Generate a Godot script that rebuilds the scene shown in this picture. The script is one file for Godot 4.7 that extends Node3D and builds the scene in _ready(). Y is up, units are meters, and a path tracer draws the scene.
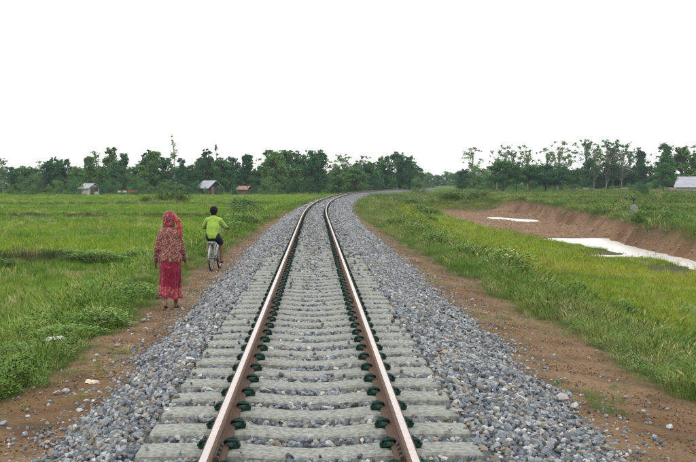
extends Node3D
# A metre-gauge railway through paddy fields under an overcast sky. Track runs towards -Z; "d" below means metres ahead (d = -z).

const F := 1230.0          # focal length in photo pixels
const CAM := Vector3(0.03, 1.40, 0.0)
var rng := RandomNumberGenerator.new()
var nz := FastNoiseLite.new()
var nf := FastNoiseLite.new()
var M := {}
var taken := {}
var cam_basis: Basis

# ------------------------------------------------------------------ helpers: naming
func numbered(called: String) -> String:
	var k: int = taken.get(called, -1) + 1
	taken[called] = k
	return called if k == 0 else "%s_%03d" % [called, k]

func tag(o: Node, label: String, category: String, group := "", kind := "") -> Node:
	o.set_meta("label", label)
	o.set_meta("category", category)
	if group != "": o.set_meta("group", group)
	if kind != "": o.set_meta("kind", kind)
	return o

func thing(called: String, label: String, category: String, at := Vector3.ZERO, turn := 0.0, group := "") -> Node3D:
	var o := Node3D.new()
	o.name = numbered(called)
	add_child(o)
	o.position = at
	o.rotation.y = turn
	tag(o, label, category, group)
	return o

func part(called: String, mesh: Mesh, mat: Material, parent: Node) -> MeshInstance3D:
	var o := MeshInstance3D.new()
	o.name = called
	o.mesh = mesh
	o.material_override = mat
	parent.add_child(o, true)
	return o

func struct(called: String, mesh: Mesh, mat: Material, label: String, category: String) -> MeshInstance3D:
	var o := MeshInstance3D.new()
	o.name = numbered(called)
	o.mesh = mesh
	o.material_override = mat
	add_child(o)
	tag(o, label, category, "", "structure")
	return o

func copy_of(o: Node3D, label := "") -> Node3D:
	var base := String(o.name)
	if base.length() > 4 and base[base.length() - 4] == "_" and base.right(3).is_valid_int(): base = base.left(base.length() - 4)
	var c: Node3D = o.duplicate()
	c.name = numbered(base)
	add_child(c)
	if label != "": c.set_meta("label", label)
	return c

# ------------------------------------------------------------------ helpers: materials
func lin(r: float, g: float, b: float) -> Color:
	return Color(r, g, b).linear_to_srgb()

func mat_plain(c: Color, rough := 0.8, metal := 0.0) -> StandardMaterial3D:
	var m := StandardMaterial3D.new()
	m.albedo_color = c.linear_to_srgb()
	m.roughness = rough
	m.metallic = metal
	m.metallic_specular = 0.2 if rough > 0.55 else 0.5
	return m

func mat_vertex(rough := 0.9) -> StandardMaterial3D:
	var m := StandardMaterial3D.new()
	m.vertex_color_use_as_albedo = true
	m.albedo_color = Color.WHITE
	m.roughness = rough
	m.metallic_specular = 0.15
	return m

func noise_tex(freq: float, size: int, sd: int, stops: Array, kind := FastNoiseLite.TYPE_SIMPLEX_SMOOTH, oct := 5) -> NoiseTexture2D:
	var n := FastNoiseLite.new()
	n.noise_type = kind
	n.frequency = freq
	n.seed = sd
	n.fractal_octaves = oct
	if kind == FastNoiseLite.TYPE_CELLULAR: n.cellular_return_type = FastNoiseLite.RETURN_CELL_VALUE
	var t := NoiseTexture2D.new()
	t.width = size
	t.height = size
	t.seamless = true
	t.noise = n
	if stops.size():
		var g := Gradient.new()
		var offs := PackedFloat32Array()
		var cols := PackedColorArray()
		for s in stops:
			offs.append(s[0])
			cols.append((s[1] as Color).linear_to_srgb())
		g.offsets = offs
		g.colors = cols
		t.color_ramp = g
	return t

func normal_tex(freq: float, size: int, sd: int, strength: float) -> NoiseTexture2D:
	var t := noise_tex(freq, size, sd, [])
	t.as_normal_map = true
	t.bump_strength = strength
	return t

func tri(m: StandardMaterial3D, tex: Texture2D, scale: float, world := true, ntex: Texture2D = null, ns := 1.0) -> StandardMaterial3D:
	m.albedo_texture = tex
	m.uv1_triplanar = true
	m.uv1_world_triplanar = world
	m.uv1_scale = Vector3.ONE * scale
	if ntex:
		m.normal_enabled = true
		m.normal_texture = ntex
		m.normal_scale = ns
	return m

func make_materials() -> void:
	var grey := func(v: float): return Color(v, v, v)
	M.ground = tri(mat_vertex(0.95), noise_tex(0.045, 512, 3, [[0.0, grey.call(0.55)], [0.45, grey.call(0.85)], [0.7, grey.call(1.0)], [1.0, Color(1.0, 0.93, 0.85)]]), 0.55, true, normal_tex(0.03, 512, 9, 6.0), 1.0)
	M.bed = tri(mat_vertex(0.95), noise_tex(0.05, 512, 5, [[0.0, grey.call(0.45)], [0.5, grey.call(0.8)], [1.0, grey.call(1.0)]]), 1.2, true, normal_tex(0.08, 512, 19, 8.0), 1.0)
	M.stone = tri(mat_vertex(0.85), noise_tex(0.02, 256, 7, [[0.0, grey.call(0.7)], [1.0, grey.call(1.0)]]), 6.0, true)
	M.sleeper = tri(mat_plain(Color.WHITE, 0.9), noise_tex(0.022, 1024, 11, [[0.0, Color(0.07, 0.066, 0.055)], [0.25, Color(0.115, 0.116, 0.10)], [0.42, Color(0.148, 0.152, 0.134)], [0.6, Color(0.178, 0.18, 0.158)], [0.75, Color(0.225, 0.222, 0.192)], [1.0, Color(0.14, 0.118, 0.085)]], FastNoiseLite.TYPE_SIMPLEX_SMOOTH, 7), 0.9, true, normal_tex(0.12, 512, 29, 3.0), 0.4)
	M.rust = tri(mat_plain(Color.WHITE, 0.85), noise_tex(0.03, 512, 13, [[0.0, Color(0.04, 0.025, 0.018)], [0.5, Color(0.078, 0.048, 0.033)], [1.0, Color(0.125, 0.08, 0.055)]]), 2.5, true, normal_tex(0.1, 256, 39, 4.0), 0.6)
	M.steel = mat_plain(Color(0.36, 0.30, 0.275), 0.46, 0.75)
	var ro := noise_tex(0.02, 512, 17, [[0.0, grey.call(0.75)], [0.5, grey.call(0.88)], [1.0, grey.call(1.0)]])
	tri(M.steel, ro, 2.0, true)
	M.clip = mat_plain(Color(0.012, 0.028, 0.022), 0.7)
	M.pad = mat_plain(Color(0.014, 0.042, 0.03), 0.75)
	M.iron = mat_plain(Color(0.06, 0.05, 0.045), 0.6, 0.4)
	M.grass = mat_vertex(0.75)
	M.grass.backlight = Color(0.55, 0.6, 0.35)
	M.leaf = mat_vertex(0.7)
	M.leaf.backlight = Color(0.3, 0.4, 0.25)
	M.bark = tri(mat_plain(Color.WHITE, 0.95), noise_tex(0.05, 256, 23, [[0.0, Color(0.035, 0.03, 0.024)], [1.0, Color(0.11, 0.095, 0.075)]]), 0.7)
	M.barkpale = tri(mat_plain(Color.WHITE, 0.9), noise_tex(0.05, 256, 24, [[0.0, Color(0.16, 0.14, 0.115)], [1.0, Color(0.36, 0.33, 0.28)]]), 0.7)
	M.water = mat_plain(Color(0.42, 0.395, 0.355), 0.25)
	M.water.metallic_specular = 0.25
	M.water.normal_enabled = true
	M.water.normal_texture = normal_tex(0.02, 512, 41, 2.0)
	M.water.normal_scale = 0.12
	M.water.uv1_triplanar = true
	M.water.uv1_world_triplanar = true
	M.water.uv1_scale = Vector3.ONE * 0.7
	M.skin = mat_plain(Color(0.14, 0.075, 0.048), 0.6)
	M.cloth = mat_vertex(0.92)
	M.cloth.rim_enabled = true
	M.cloth.rim = 0.3
	M.hair = mat_plain(Color(0.008, 0.007, 0.007), 0.75)
	M.tyre = mat_plain(Color(0.02, 0.02, 0.02), 0.85)
	M.chrome = mat_plain(Color(0.19, 0.19, 0.19), 0.42, 1.0)
	M.frame = mat_plain(Color(0.2, 0.205, 0.215), 0.45, 0.1)
	M.black = mat_plain(Color(0.02, 0.02, 0.022), 0.6)
	M.roof = tri(mat_plain(Color.WHITE, 0.6), noise_tex(0.02, 256, 51, [[0.0, Color(0.15, 0.15, 0.16)], [0.6, Color(0.25, 0.26, 0.275)], [1.0, Color(0.2, 0.17, 0.15)]]), 0.3)
	M.roofrust = tri(mat_plain(Color.WHITE, 0.8), noise_tex(0.02, 256, 52, [[0.0, Color(0.15, 0.085, 0.062)], [1.0, Color(0.24, 0.15, 0.11)]]), 0.3)
	M.plaster = tri(mat_plain(Color.WHITE, 0.9), noise_tex(0.02, 256, 53, [[0.0, Color(0.26, 0.25, 0.225)], [1.0, Color(0.44, 0.43, 0.4)]]), 0.4)
	M.wood = tri(mat_plain(Color.WHITE, 0.9), noise_tex(0.03, 256, 54, [[0.0, Color(0.09, 0.06, 0.045)], [1.0, Color(0.2, 0.14, 0.1)]]), 0.8)
	M.darkwood = mat_plain(Color(0.035, 0.03, 0.026), 0.9)
	M.glass = mat_plain(Color(0.03, 0.035, 0.04), 0.08)

# ------------------------------------------------------------------ the lie of the land
func xc(d: float) -> float:
	var t := maxf(d - 50.0, 0.0)
	return 3.42e-4 * t * t

func heading(d: float) -> float:      # turn about y for something aligned with the track
	return -atan(2.0 * 3.42e-4 * maxf(d - 50.0, 0.0))

func sm(a: float, b: float, x: float) -> float:
	return smoothstep(a, b, x)

func lerp_table(t: Array, v: float) -> float:
	if v <= t[0][0]: return t[0][1]
	for i in t.size() - 1:
		if v <= t[i + 1][0]:
			var k: float = (v - t[i][0]) / (t[i + 1][0] - t[i][0])
			return lerpf(t[i][1], t[i + 1][1], k)
	return t[-1][1]

const PIT_NEAR := [[0.0, 16.3], [56.0, 16.25], [68.0, 15.9], [80.0, 15.2], [104.0, 14.2], [138.0, 14.2], [152.0, 16.0]]
const PIT_FAR := [[0.0, 18.7], [60.0, 18.8], [72.0, 19.6], [94.0, 22.0], [118.0, 24.0], [141.0, 25.2], [400.0, 25.2]]
const BUNDS := [40.0, 95.0, 150.0]
const BUNDS_R := [92.0, 118.0, 150.0, 190.0, 235.0]

func pit(x: float, d: float) -> float:    # 0 outside, 1 on the pit floor
	if d > 156.0 or x < 13.0 or x > 28.0: return 0.0
	var w := nz.get_noise_2d(x * 2.0, d * 2.0) * 0.5
	var a := lerp_table(PIT_NEAR, d) + w * 0.6
	var b := lerp_table(PIT_FAR, d) + w * 1.4 + nz.get_noise_2d(x * 9.0, d * 9.0) * 0.35
	var i := sm(a - 0.2, a + 0.7, x)
	var o := 1.0 - sm(b - 1.3, b + 0.1, x)
	var e := 1.0 - sm(146.0, 152.0, d + w * 3.0)
	return minf(minf(i, o), e)

func land(x: float, d: float) -> float:   # without the pit
	var u := x - xc(d)
	var lump := nz.get_noise_2d(x * 1.3, d * 1.3) * 0.07
	if u < 0.0:
		var a := -u
		var y := -0.57 - 0.03 * sm(1.6, 2.6, a) - 0.72 * sm(2.55, 6.4, a)
		y += lump * sm(2.5, 5.0, a)
		if a > 6.0:
			for b in BUNDS:
				var off: float = d - b + nz.get_noise_2d(x * 0.6, b * 7.0) * 3.5
				if absf(off) < 2.0: y += 0.36 * exp(-off * off * 2.2) * sm(6.0, 9.0, a)
		if d > 200.0: y += 0.1 * sm(200.0, 260.0, d)
		return y
	var y2 := -0.58 - 0.14 * sm(2.2, 3.4, u) - 1.05 * sm(3.2, 7.6, u)
	y2 += lump * sm(2.8, 5.0, u)
	y2 -= 0.5 * sm(7.5, 14.6, x) * (1.0 - sm(60.0, 110.0, d - 40.0) * 0.5)
	var far := sm(17.0, 19.5, x - maxf(d - 80.0, 0.0) * 0.06)
	if d < 150.0:
		y2 += 1.36 * far
	else:
		y2 += 1.36 * maxf(far, sm(148.0, 158.0, d) * sm(6.0, 14.0, u))
	if x > 21.0:
		for b in BUNDS_R:
			var off2: float = d - b - (x - 30.0) * 0.25 + nz.get_noise_2d(x * 0.5, b * 5.0) * 4.0
			if absf(off2) < 2.0: y2 += 0.3 * exp(-off2 * off2 * 2.0)
	return y2

func gy(x: float, d: float) -> float:
	var y := land(x, d)
	var p := pit(x, d)
	if p > 0.0:
		var fl := -2.47 + 0.25 * sm(79.0, 84.0, d) + nz.get_noise_2d(x * 3.0, d * 3.0) * 0.05
		fl -= 0.27 * exp(-pow((x - 20.8) / 1.15, 2.0) - pow((d - 121.0) / 4.5, 2.0))
		fl -= 0.2 * exp(-pow((x - 19.2) / 1.1, 2.0) - pow((d - 129.0) / 4.0, 2.0))
		y = lerpf(y, fl, p)
		y += (nz.get_noise_2d(x * 7.0, d * 5.0) * 0.2 + nz.get_noise_2d(x * 3.0 + d * 2.0, d * 9.0) * 0.14) * sin(PI * p)
	return y

func toe_l(d: float) -> float: return 1.92 + nz.get_noise_1d(d * 6.0) * 0.16
func toe_r(d: float) -> float: return 2.3 + nz.get_noise_1d(d * 6.0 + 500.0) * 0.18

func bed_y(u: float, d: float) -> float:
	var t := toe_l(d) if u < 0.0 else toe_r(d)
	var a := absf(u)
	var y := -0.2 - 0.02 * sm(0.0, 0.5, a) * 0.0
	y = lerpf(y, -0.6, pow(clampf((a - 1.12) / (t - 1.12), 0.0, 1.0), 1.15))
	if a > t - 0.05: y -= (a - t + 0.05) * 0.9
	return y + nf.get_noise_2d(u * 8.0, d * 8.0) * 0.018

func bare(x: float, d: float) -> float:   # 1 where the soil is bare
	var u := x - xc(d)
	var w := nz.get_noise_2d(x * 5.0, d * 3.0) * 0.45 + nz.get_noise_2d(x * 18.0, d * 14.0) * 0.25
	var b := 0.0
	if u < 0.0:
		var edge := 2.62 - 0.25 * sm(22.0, 45.0, d) - 0.3 * sm(45.0, 90.0, d)
		b = 1.0 - sm(edge - 0.1, edge + 0.28, -u + w * 0.75)
		if -u < 5.0: b = maxf(b, 0.75 * sm(0.2, 0.36, nz.get_noise_2d(x * 6.0 + 210.0, d * 2.6)) * (1.0 - sm(3.4, 4.8, -u)))
	else:
		var edge2 := 3.5 - 0.35 * sm(15.0, 30.0, d) - 0.5 * sm(30.0, 55.0, d) - 0.35 * sm(55.0, 80.0, d)
		b = 1.0 - sm(edge2 - 0.15, edge2 + 0.4, u + w)
		var p := pit(x, d)
		if p > 0.02:
			b = maxf(b, sm(0.08, 0.3, p + w * 0.35))
	return b

func soil_colour(x: float, d: float) -> Color:
	var u := x - xc(d)
	var n := nz.get_noise_2d(x * 4.0, d * 4.0)
	var n2 := nz.get_noise_2d(x * 17.0, d * 17.0)
	var earth := Color(0.135, 0.083, 0.042).lerp(Color(0.19, 0.124, 0.07), clampf(0.5 + n * 0.9, 0.0, 1.0))
	earth = earth.lerp(Color(0.065, 0.042, 0.027), clampf(n2 * 1.4, 0.0, 0.75))
	if x > 12.0 and u > 8.0:
		earth = Color(0.16, 0.093, 0.05).lerp(Color(0.235, 0.152, 0.092), clampf(0.5 + n + n2 * 0.5, 0.0, 1.0))
		earth = earth.lerp(Color(0.1, 0.058, 0.036), clampf(nz.get_noise_2d(x * 4.0, d * 16.0) * 1.6, 0.0, 0.7))
	var turf := Color(0.052, 0.066, 0.022).lerp(Color(0.085, 0.08, 0.032), clampf(0.4 + n, 0.0, 1.0))
	if d > 300.0: turf = Color(0.06, 0.095, 0.03)
	return turf.lerp(earth, bare(x, d)) * 0.74

func make_ground() -> void:
	var cols := PackedFloat32Array()
	var side := [0.0]
	var v := 0.0
	while v < 2600.0:
		var st := 0.13 if v < 8.0 else (0.3 if v < 30.0 else 0.3 + (v - 30.0) * 0.08)
		v += st
		side.append(v)
	for i in range(side.size() - 1, 0, -1): cols.append(-side[i])
	for s in side: cols.append(s)
	var rows := PackedFloat32Array()
	v = -8.0
	while v < 3200.0:
		rows.append(v)
		v += 0.5 if v < 4.0 else (0.12 if v < 9.0 else (0.0135 * v if v < 300.0 else 0.07 * v))
	var nc := cols.size()
	var nr := rows.size()
	var P := PackedVector3Array()
	var C := PackedColorArray()
	var N := PackedVector3Array()
	P.resize(nc * nr)
	C.resize(nc * nr)
	N.resize(nc * nr)
	for r in nr:
		var d := rows[r]
		var bx := xc(minf(d, 400.0))
		for c in nc:
			var u := cols[c]
			var x := u + bx
			var i := r * nc + c
			var near := absf(u) < 90.0 and d < 320.0
			var y := gy(x, d) if near else land(x, d)
			if absf(u) < 10.0 and d < 60.0: y += nf.get_noise_2d(x * 4.0, d * 4.0) * 0.022 + nf.get_noise_2d(x * 14.0, d * 14.0) * 0.008
			if absf(u) < 1.7: y = minf(y, -0.7)
			P[i] = Vector3(x, y, -d)
			C[i] = soil_colour(x, d) if near else Color(0.06, 0.095, 0.03)
	for r in nr:
		for c in nc:
			var i := r * nc + c
			var a := P[i - 1] if c > 0 else P[i]
			var b := P[i + 1] if c < nc - 1 else P[i]
			var e := P[i - nc] if r > 0 else P[i]
			var g := P[i + nc] if r < nr - 1 else P[i]
			N[i] = (b - a).cross(g - e).normalized()
	var I := PackedInt32Array()
	for r in nr - 1:
		for c in nc - 1:
			var i := r * nc + c
			I.append_array([i, i + nc, i + 1, i + 1, i + nc, i + nc + 1])
	struct("ground", arr_mesh(P, N, C, I), M.ground, "earth and turf of the embankment, bare dirt strips and fields", "ground")

func arr_mesh(P: PackedVector3Array, N: PackedVector3Array, C: PackedColorArray, I: PackedInt32Array) -> ArrayMesh:
	var A := []
	A.resize(Mesh.ARRAY_MAX)
	A[Mesh.ARRAY_VERTEX] = P
	A[Mesh.ARRAY_NORMAL] = N
	if C.size(): A[Mesh.ARRAY_COLOR] = C
	A[Mesh.ARRAY_INDEX] = I
	var m := ArrayMesh.new()
	m.add_surface_from_arrays(Mesh.PRIMITIVE_TRIANGLES, A)
	return m

# ------------------------------------------------------------------ shape helpers
func stool() -> SurfaceTool:
	var st := SurfaceTool.new()
	st.begin(Mesh.PRIMITIVE_TRIANGLES)
	return st

func done(st: SurfaceTool) -> ArrayMesh:
	st.generate_normals()
	return st.commit()

func quad(st: SurfaceTool, a: Vector3, b: Vector3, c: Vector3, d: Vector3) -> void:
	st.add_vertex(a); st.add_vertex(b); st.add_vertex(c)
	st.add_vertex(a); st.add_vertex(c); st.add_vertex(d)

func box(st: SurfaceTool, t: Transform3D, s: Vector3, bev := 0.0) -> void:
	# a box with chamfered vertical-ish edges: eight-cornered outline swept in y
	var h := s * 0.5
	if bev <= 0.0:
		var p := []
		for k in 8: p.append(t * Vector3(h.x * (1 if k & 1 else -1), h.y * (1 if k & 2 else -1), h.z * (1 if k & 4 else -1)))
		st.set_smooth_group(-1)
		quad(st, p[0], p[2], p[3], p[1]); quad(st, p[5], p[7], p[6], p[4])
		quad(st, p[4], p[6], p[2], p[0]); quad(st, p[1], p[3], p[7], p[5])
		quad(st, p[2], p[6], p[7], p[3]); quad(st, p[4], p[0], p[1], p[5])
		return
	st.set_smooth_group(-1)
	var rings := []
	for k in 4:
		var y: float = [-h.y, -h.y + bev, h.y - bev, h.y][k]
		var ins: float = bev if (k == 0 or k == 3) else 0.0
		var hx := h.x - ins
		var hz := h.z - ins
		var ring := []
		for q in [Vector2(hx - bev, -hz), Vector2(hx, -hz + bev), Vector2(hx, hz - bev), Vector2(hx - bev, hz), Vector2(-hx + bev, hz), Vector2(-hx, hz - bev), Vector2(-hx, -hz + bev), Vector2(-hx + bev, -hz)]:
			ring.append(t * Vector3(q.x, y, q.y))
		rings.append(ring)
	for k in 3:
		for j in 8:
			quad(st, rings[k][j], rings[k + 1][j], rings[k + 1][(j + 1) % 8], rings[k][(j + 1) % 8])
	for j in range(1, 7):
		st.add_vertex(rings[3][0]); st.add_vertex(rings[3][j + 1]); st.add_vertex(rings[3][j])
		st.add_vertex(rings[0][0]); st.add_vertex(rings[0][j]); st.add_vertex(rings[0][j + 1])

func at(p: Vector3, turn := 0.0) -> Transform3D:
	return Transform3D(Basis(Vector3.UP, turn), p)

func tube(st: SurfaceTool, pts: Array, radii: Array, sides := 6, caps := true) -> void:
	st.set_smooth_group(0)
	var rings := []
	var prev := Vector3.ZERO
	for i in pts.size():
		var dir: Vector3 = (pts[mini(i + 1, pts.size() - 1)] - pts[maxi(i - 1, 0)]).normalized()
		var side := prev
		if prev == Vector3.ZERO: side = dir.cross(Vector3.RIGHT if absf(dir.x) < 0.8 else Vector3.FORWARD)
		side = (side - dir * side.dot(dir)).normalized()
		prev = side
		var up := dir.cross(side)
		var ring := []
		for k in sides:
			var a := TAU * k / sides
			ring.append(pts[i] + (side * cos(a) + up * sin(a)) * float(radii[i]))
		rings.append(ring)
	for i in pts.size() - 1:
		for k in sides:
			quad(st, rings[i][k], rings[i][(k + 1) % sides], rings[i + 1][(k + 1) % sides], rings[i + 1][k])
	if caps:
		st.set_smooth_group(-1)
		for k in range(1, sides - 1):
			st.add_vertex(rings[0][0]); st.add_vertex(rings[0][k + 1]); st.add_vertex(rings[0][k])
			var l: Array = rings[-1]
			st.add_vertex(l[0]); st.add_vertex(l[k]); st.add_vertex(l[k + 1])

func ray_at(px: float, py: float, d: float) -> Vector3:     # the point d metres ahead on the line of sight of a photo pixel
	var v := cam_basis * Vector3((px - 348.0) / F, -(py - 231.0) / F, -1.0)
	return CAM + v * (d / -v.z)

# ------------------------------------------------------------------ the track
func rock_mesh(sd: int) -> ArrayMesh:
	var r := RandomNumberGenerator.new()
	r.seed = sd
	var t := (1.0 + sqrt(5.0)) / 2.0
	var v := [Vector3(-1, t, 0), Vector3(1, t, 0), Vector3(-1, -t, 0), Vector3(1, -t, 0), Vector3(0, -1, t), Vector3(0, 1, t), Vector3(0, -1, -t), Vector3(0, 1, -t), Vector3(t, 0, -1), Vector3(t, 0, 1), Vector3(-t, 0, -1), Vector3(-t, 0, 1)]
	var f := [0, 11, 5, 0, 5, 1, 0, 1, 7, 0, 7, 10, 0, 10, 11, 1, 5, 9, 5, 11, 4, 11, 10, 2, 10, 7, 6, 7, 1, 8, 3, 9, 4, 3, 4, 2, 3, 2, 6, 3, 6, 8, 3, 8, 9, 4, 9, 5, 2, 4, 11, 6, 2, 10, 8, 6, 7, 9, 8, 1]
	var s := Vector3(r.randf_range(0.8, 1.25), r.randf_range(0.55, 0.85), r.randf_range(0.7, 1.0))
	for i in v.size():
		v[i] = (v[i] / 1.902 * r.randf_range(0.72, 1.18) + Vector3(r.randf_range(-0.15, 0.15), r.randf_range(-0.15, 0.15), r.randf_range(-0.15, 0.15))) * s * 0.5
	# cut with random planes so that it looks broken, not round
	for k in 4:
		var n := Vector3(r.randf_range(-1, 1), r.randf_range(-1, 1), r.randf_range(-1, 1)).normalized()
		var h := r.randf_range(0.24, 0.34)
		for i in v.size():
			var e: float = v[i].dot(n) - h
			if e > 0.0: v[i] -= n * e
	var st := stool()
	st.set_smooth_group(-1)
	for i in range(0, f.size(), 3):
		st.add_vertex(v[f[i]]); st.add_vertex(v[f[i + 2]]); st.add_vertex(v[f[i + 1]])
	return done(st)

func stone_colour(r: RandomNumberGenerator) -> Color:
	var k := r.randf()
	var c: Color
	if k < 0.36: c = Color(0.18, 0.197, 0.213)
	elif k < 0.5: c = Color(0.25, 0.255, 0.255)
	elif k < 0.6: c = Color(0.22, 0.19, 0.15)
	elif k < 0.76: c = Color(0.105, 0.118, 0.13)
	elif k < 0.90: c = Color(0.31, 0.312, 0.3)
	elif k < 0.945: c = Color(0.26, 0.22, 0.17)
	else: c = Color(0.4, 0.392, 0.37)
	var f := r.randf_range(0.65, 1.3)
	f *= 0.84
	return Color(c.r * f, c.g * f, c.b * f)

func multi(called: String, mesh: Mesh, mat: Material, T: Array, C: Array, parent: Node) -> MultiMeshInstance3D:
	var mm := MultiMesh.new()
	mm.transform_format = MultiMesh.TRANSFORM_3D
	mm.use_colors = true
	mm.mesh = mesh
	mm.instance_count = T.size()
	for i in T.size():
		mm.set_instance_transform(i, T[i])
		mm.set_instance_color(i, C[i])
	var o := MultiMeshInstance3D.new()
	o.name = called
	o.multimesh = mm
	o.material_override = mat
	parent.add_child(o, true)
	o.set_meta("kind", "stuff")
	return o

const S0 := 5.35         # first sleeper
const GAP := 0.6
func sleeper_off(d: float) -> float:
	return absf(d - S0 - roundf((d - S0) / GAP) * GAP)

func in_view(x: float, d: float, margin: float) -> bool:
	return x < 0.315 * d + margin and x > -0.262 * d - margin

func rand_basis(r: RandomNumberGenerator) -> Basis:
	return Basis(Quaternion(Vector3(r.randf_range(-1, 1), r.randf_range(-1, 1), r.randf_range(-1, 1)).normalized(), r.randf() * TAU))

func make_ballast() -> void:
	var us := []
	var u := -2.25
	while u < 2.7:
		us.append(u)
		u += 0.07
	var ds := []
	var d := 1.0
	while d < 420.0:
		ds.append(d)
		d += maxf(0.08, d * 0.012)
	var nc := us.size()
	var P := PackedVector3Array()
	var C := PackedColorArray()
	var N := PackedVector3Array()
	var I := PackedInt32Array()
	for r in ds.size():
		for c in nc:
			var y := bed_y(us[c], ds[r]) - 0.022
			if absf(us[c]) < 1.05 and sleeper_off(ds[r]) < 0.16: y -= 0.03
			P.append(Vector3(us[c] + xc(ds[r]), y, -ds[r]))
			var n := nf.get_noise_2d(us[c] * 30.0, ds[r] * 30.0)
			var k := 0.12 + n * 0.06
			C.append(Color(k, k * 1.01, k * 1.0))
			N.append(Vector3.UP)
	for r in ds.size():
		for c in nc:
			var i := r * nc + c
			var a := P[i - 1] if c > 0 else P[i]
			var b := P[i + 1] if c < nc - 1 else P[i]
			var e := P[i - nc] if r > 0 else P[i]
			var g := P[i + nc] if r < ds.size() - 1 else P[i]
			N[i] = (b - a).cross(g - e).normalized()
	for r in ds.size() - 1:
		for c in nc - 1:
			var i := r * nc + c
			I.append_array([i, i + nc, i + 1, i + 1, i + nc, i + nc + 1])
	var bed := struct("ballast", arr_mesh(P, N, C, I), M.bed, "bed of crushed blue-grey stone ballast under the railway track", "ballast")
	var rocks := []
	for k in 8: rocks.append(rock_mesh(100 + k))
	var T := [[], [], [], [], [], [], [], []]
	var K := [[], [], [], [], [], [], [], []]
	var near := []
	var r := RandomNumberGenerator.new()
	r.seed = 77
	# band: d from, d to, stones per square metre, size from, to
	for band in [[5.0, 14.0, 620.0, 0.03, 0.064], [14.0, 26.0, 520.0, 0.032, 0.066], [26.0, 46.0, 330.0, 0.042, 0.078], [46.0, 80.0, 170.0, 0.06, 0.1], [80.0, 190.0, 45.0, 0.09, 0.15]]:
		var count := int((band[1] - band[0]) * 4.7 * band[2])
		for i in count:
			var dd := r.randf_range(band[0], band[1])
			var uu := r.randf_range(-2.25, 2.6)
			var size := r.randf_range(band[3], band[4])
			if r.randf() < 0.06: size *= 1.35
			var t := toe_l(dd) if uu < 0.0 else toe_r(dd)
			var a := absf(uu)
			if a > t + r.randf_range(-0.25, 0.1): continue
			if not in_view(uu + xc(dd), dd, 1.6): continue
			var y := bed_y(uu, dd)
			if a < 1.04:
				var so := sleeper_off(dd)
				if so < 0.162:
					var cover := lerpf(0.0, 0.42, sm(16.0, 45.0, dd))
					if so > 0.14: cover += 0.1
					if a > 0.93: cover += 0.16
					if r.randf() > cover: continue
					y = -0.152 if a > 0.3 else -0.172
				elif so < 0.158 + size * 0.3: continue
				if absf(a - 0.53) < 0.1: continue
				if a < 0.95: y += 0.014 - (0.012 if a < 0.35 else 0.0)
				if a < 1.04 and so > 0.162: y += 0.004
			elif a > 1.3: y += r.randf_range(-0.005, 0.012)
			var tr := Transform3D(rand_basis(r).scaled(Vector3.ONE * size), Vector3(uu + xc(dd), y + size * 0.1, -dd))
			var col := stone_colour(r)
			var k := r.randi() % 8
			# the biggest in the picture become stones of their own
			if dd < 9.6 and dd > 6.5 and near.size() < 300 and size > 0.05 and a > 1.05 and in_view(uu, dd, 0.0):
				near.append([k, tr, col])
				continue
			T[k].append(tr)
			K[k].append(col)
	for k in 8: multi("ballast_stones", rocks[k], M.stone, T[k], K[k], bed)
	var tint := {}
	for q in near:
		var key := "%d" % (int(q[2].r * 18.0) * 8 + (1 if q[2].r > q[2].b else 0))
		if not tint.has(key):
			var m: StandardMaterial3D = M.stone.duplicate()
			m.albedo_color = (q[2] as Color).linear_to_srgb()
			m.vertex_color_use_as_albedo = false
			tint[key] = m
		part("stone", rocks[q[0]], tint[key], bed).transform = q[1]

func sleeper_mesh() -> ArrayMesh:
	var st := stool()
	# along u: position, top height, half-width of the top, half-width of the base
	var stations := [ [-1, -0.158, 0.126, 0.162], [-0.98, -0.149, 0.14, 0.17], [-0.78, -0.146, 0.146, 0.172], [-0.42, -0.147, 0.146, 0.172], [-0.3, -0.158, 0.14, 0.167], [-0.15, -0.172, 0.134, 0.162], [0, -0.177, 0.132, 0.16], [0.15, -0.172, 0.134, 0.162], [0.3, -0.158, 0.14, 0.167], [0.42, -0.147, 0.146, 0.172], [0.78, -0.146, 0.146, 0.172], [0.98, -0.149, 0.14, 0.17], [1, -0.158, 0.126, 0.162]]
	var rings := []
	for s in stations:
		var x: float = s[0]
		var t: float = s[1]
		rings.append([Vector3(x, -0.36, s[3]), Vector3(x, t - 0.016, s[2] + 0.012), Vector3(x, t, s[2] - 0.006), Vector3(x, t, -s[2] + 0.006), Vector3(x, t - 0.016, -s[2] - 0.012), Vector3(x, -0.36, -s[3])])
	for i in rings.size() - 1:
		for k in 5:
			st.set_smooth_group(k + 1)
			quad(st, rings[i][k], rings[i][k + 1], rings[i + 1][k + 1], rings[i + 1][k])
	st.set_smooth_group(-1)
	for e in [0, rings.size() - 1]:
		var g: Array = rings[e]
		for k in range(1, 5):
			if e == 0: st.add_vertex(g[0]); st.add_vertex(g[k + 1]); st.add_vertex(g[k])
			else: st.add_vertex(g[0]); st.add_vertex(g[k]); st.add_vertex(g[k + 1])
	return done(st)

func clip_mesh(s: float) -> ArrayMesh:     # spring clip beside the rail foot, s = side it stands on
	var st := stool()
	var pts := []
	for q in [[0.105, -0.118, 0.05], [0.1, -0.112, 0.0], [0.09, -0.108, -0.04], [0.06, -0.1, -0.052], [0.03, -0.104, -0.03], [0.022, -0.112, 0.0], [0.035, -0.1, 0.03], [0.065, -0.094, 0.045], [0.09, -0.1, 0.03], [0.1, -0.12, 0.01]]:
		pts.append(Vector3(q[0] * s, q[1], q[2]))
	var rr := []
	for i in pts.size(): rr.append(0.0095)
	tube(st, pts, rr, 6)
	return done(st)

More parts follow.
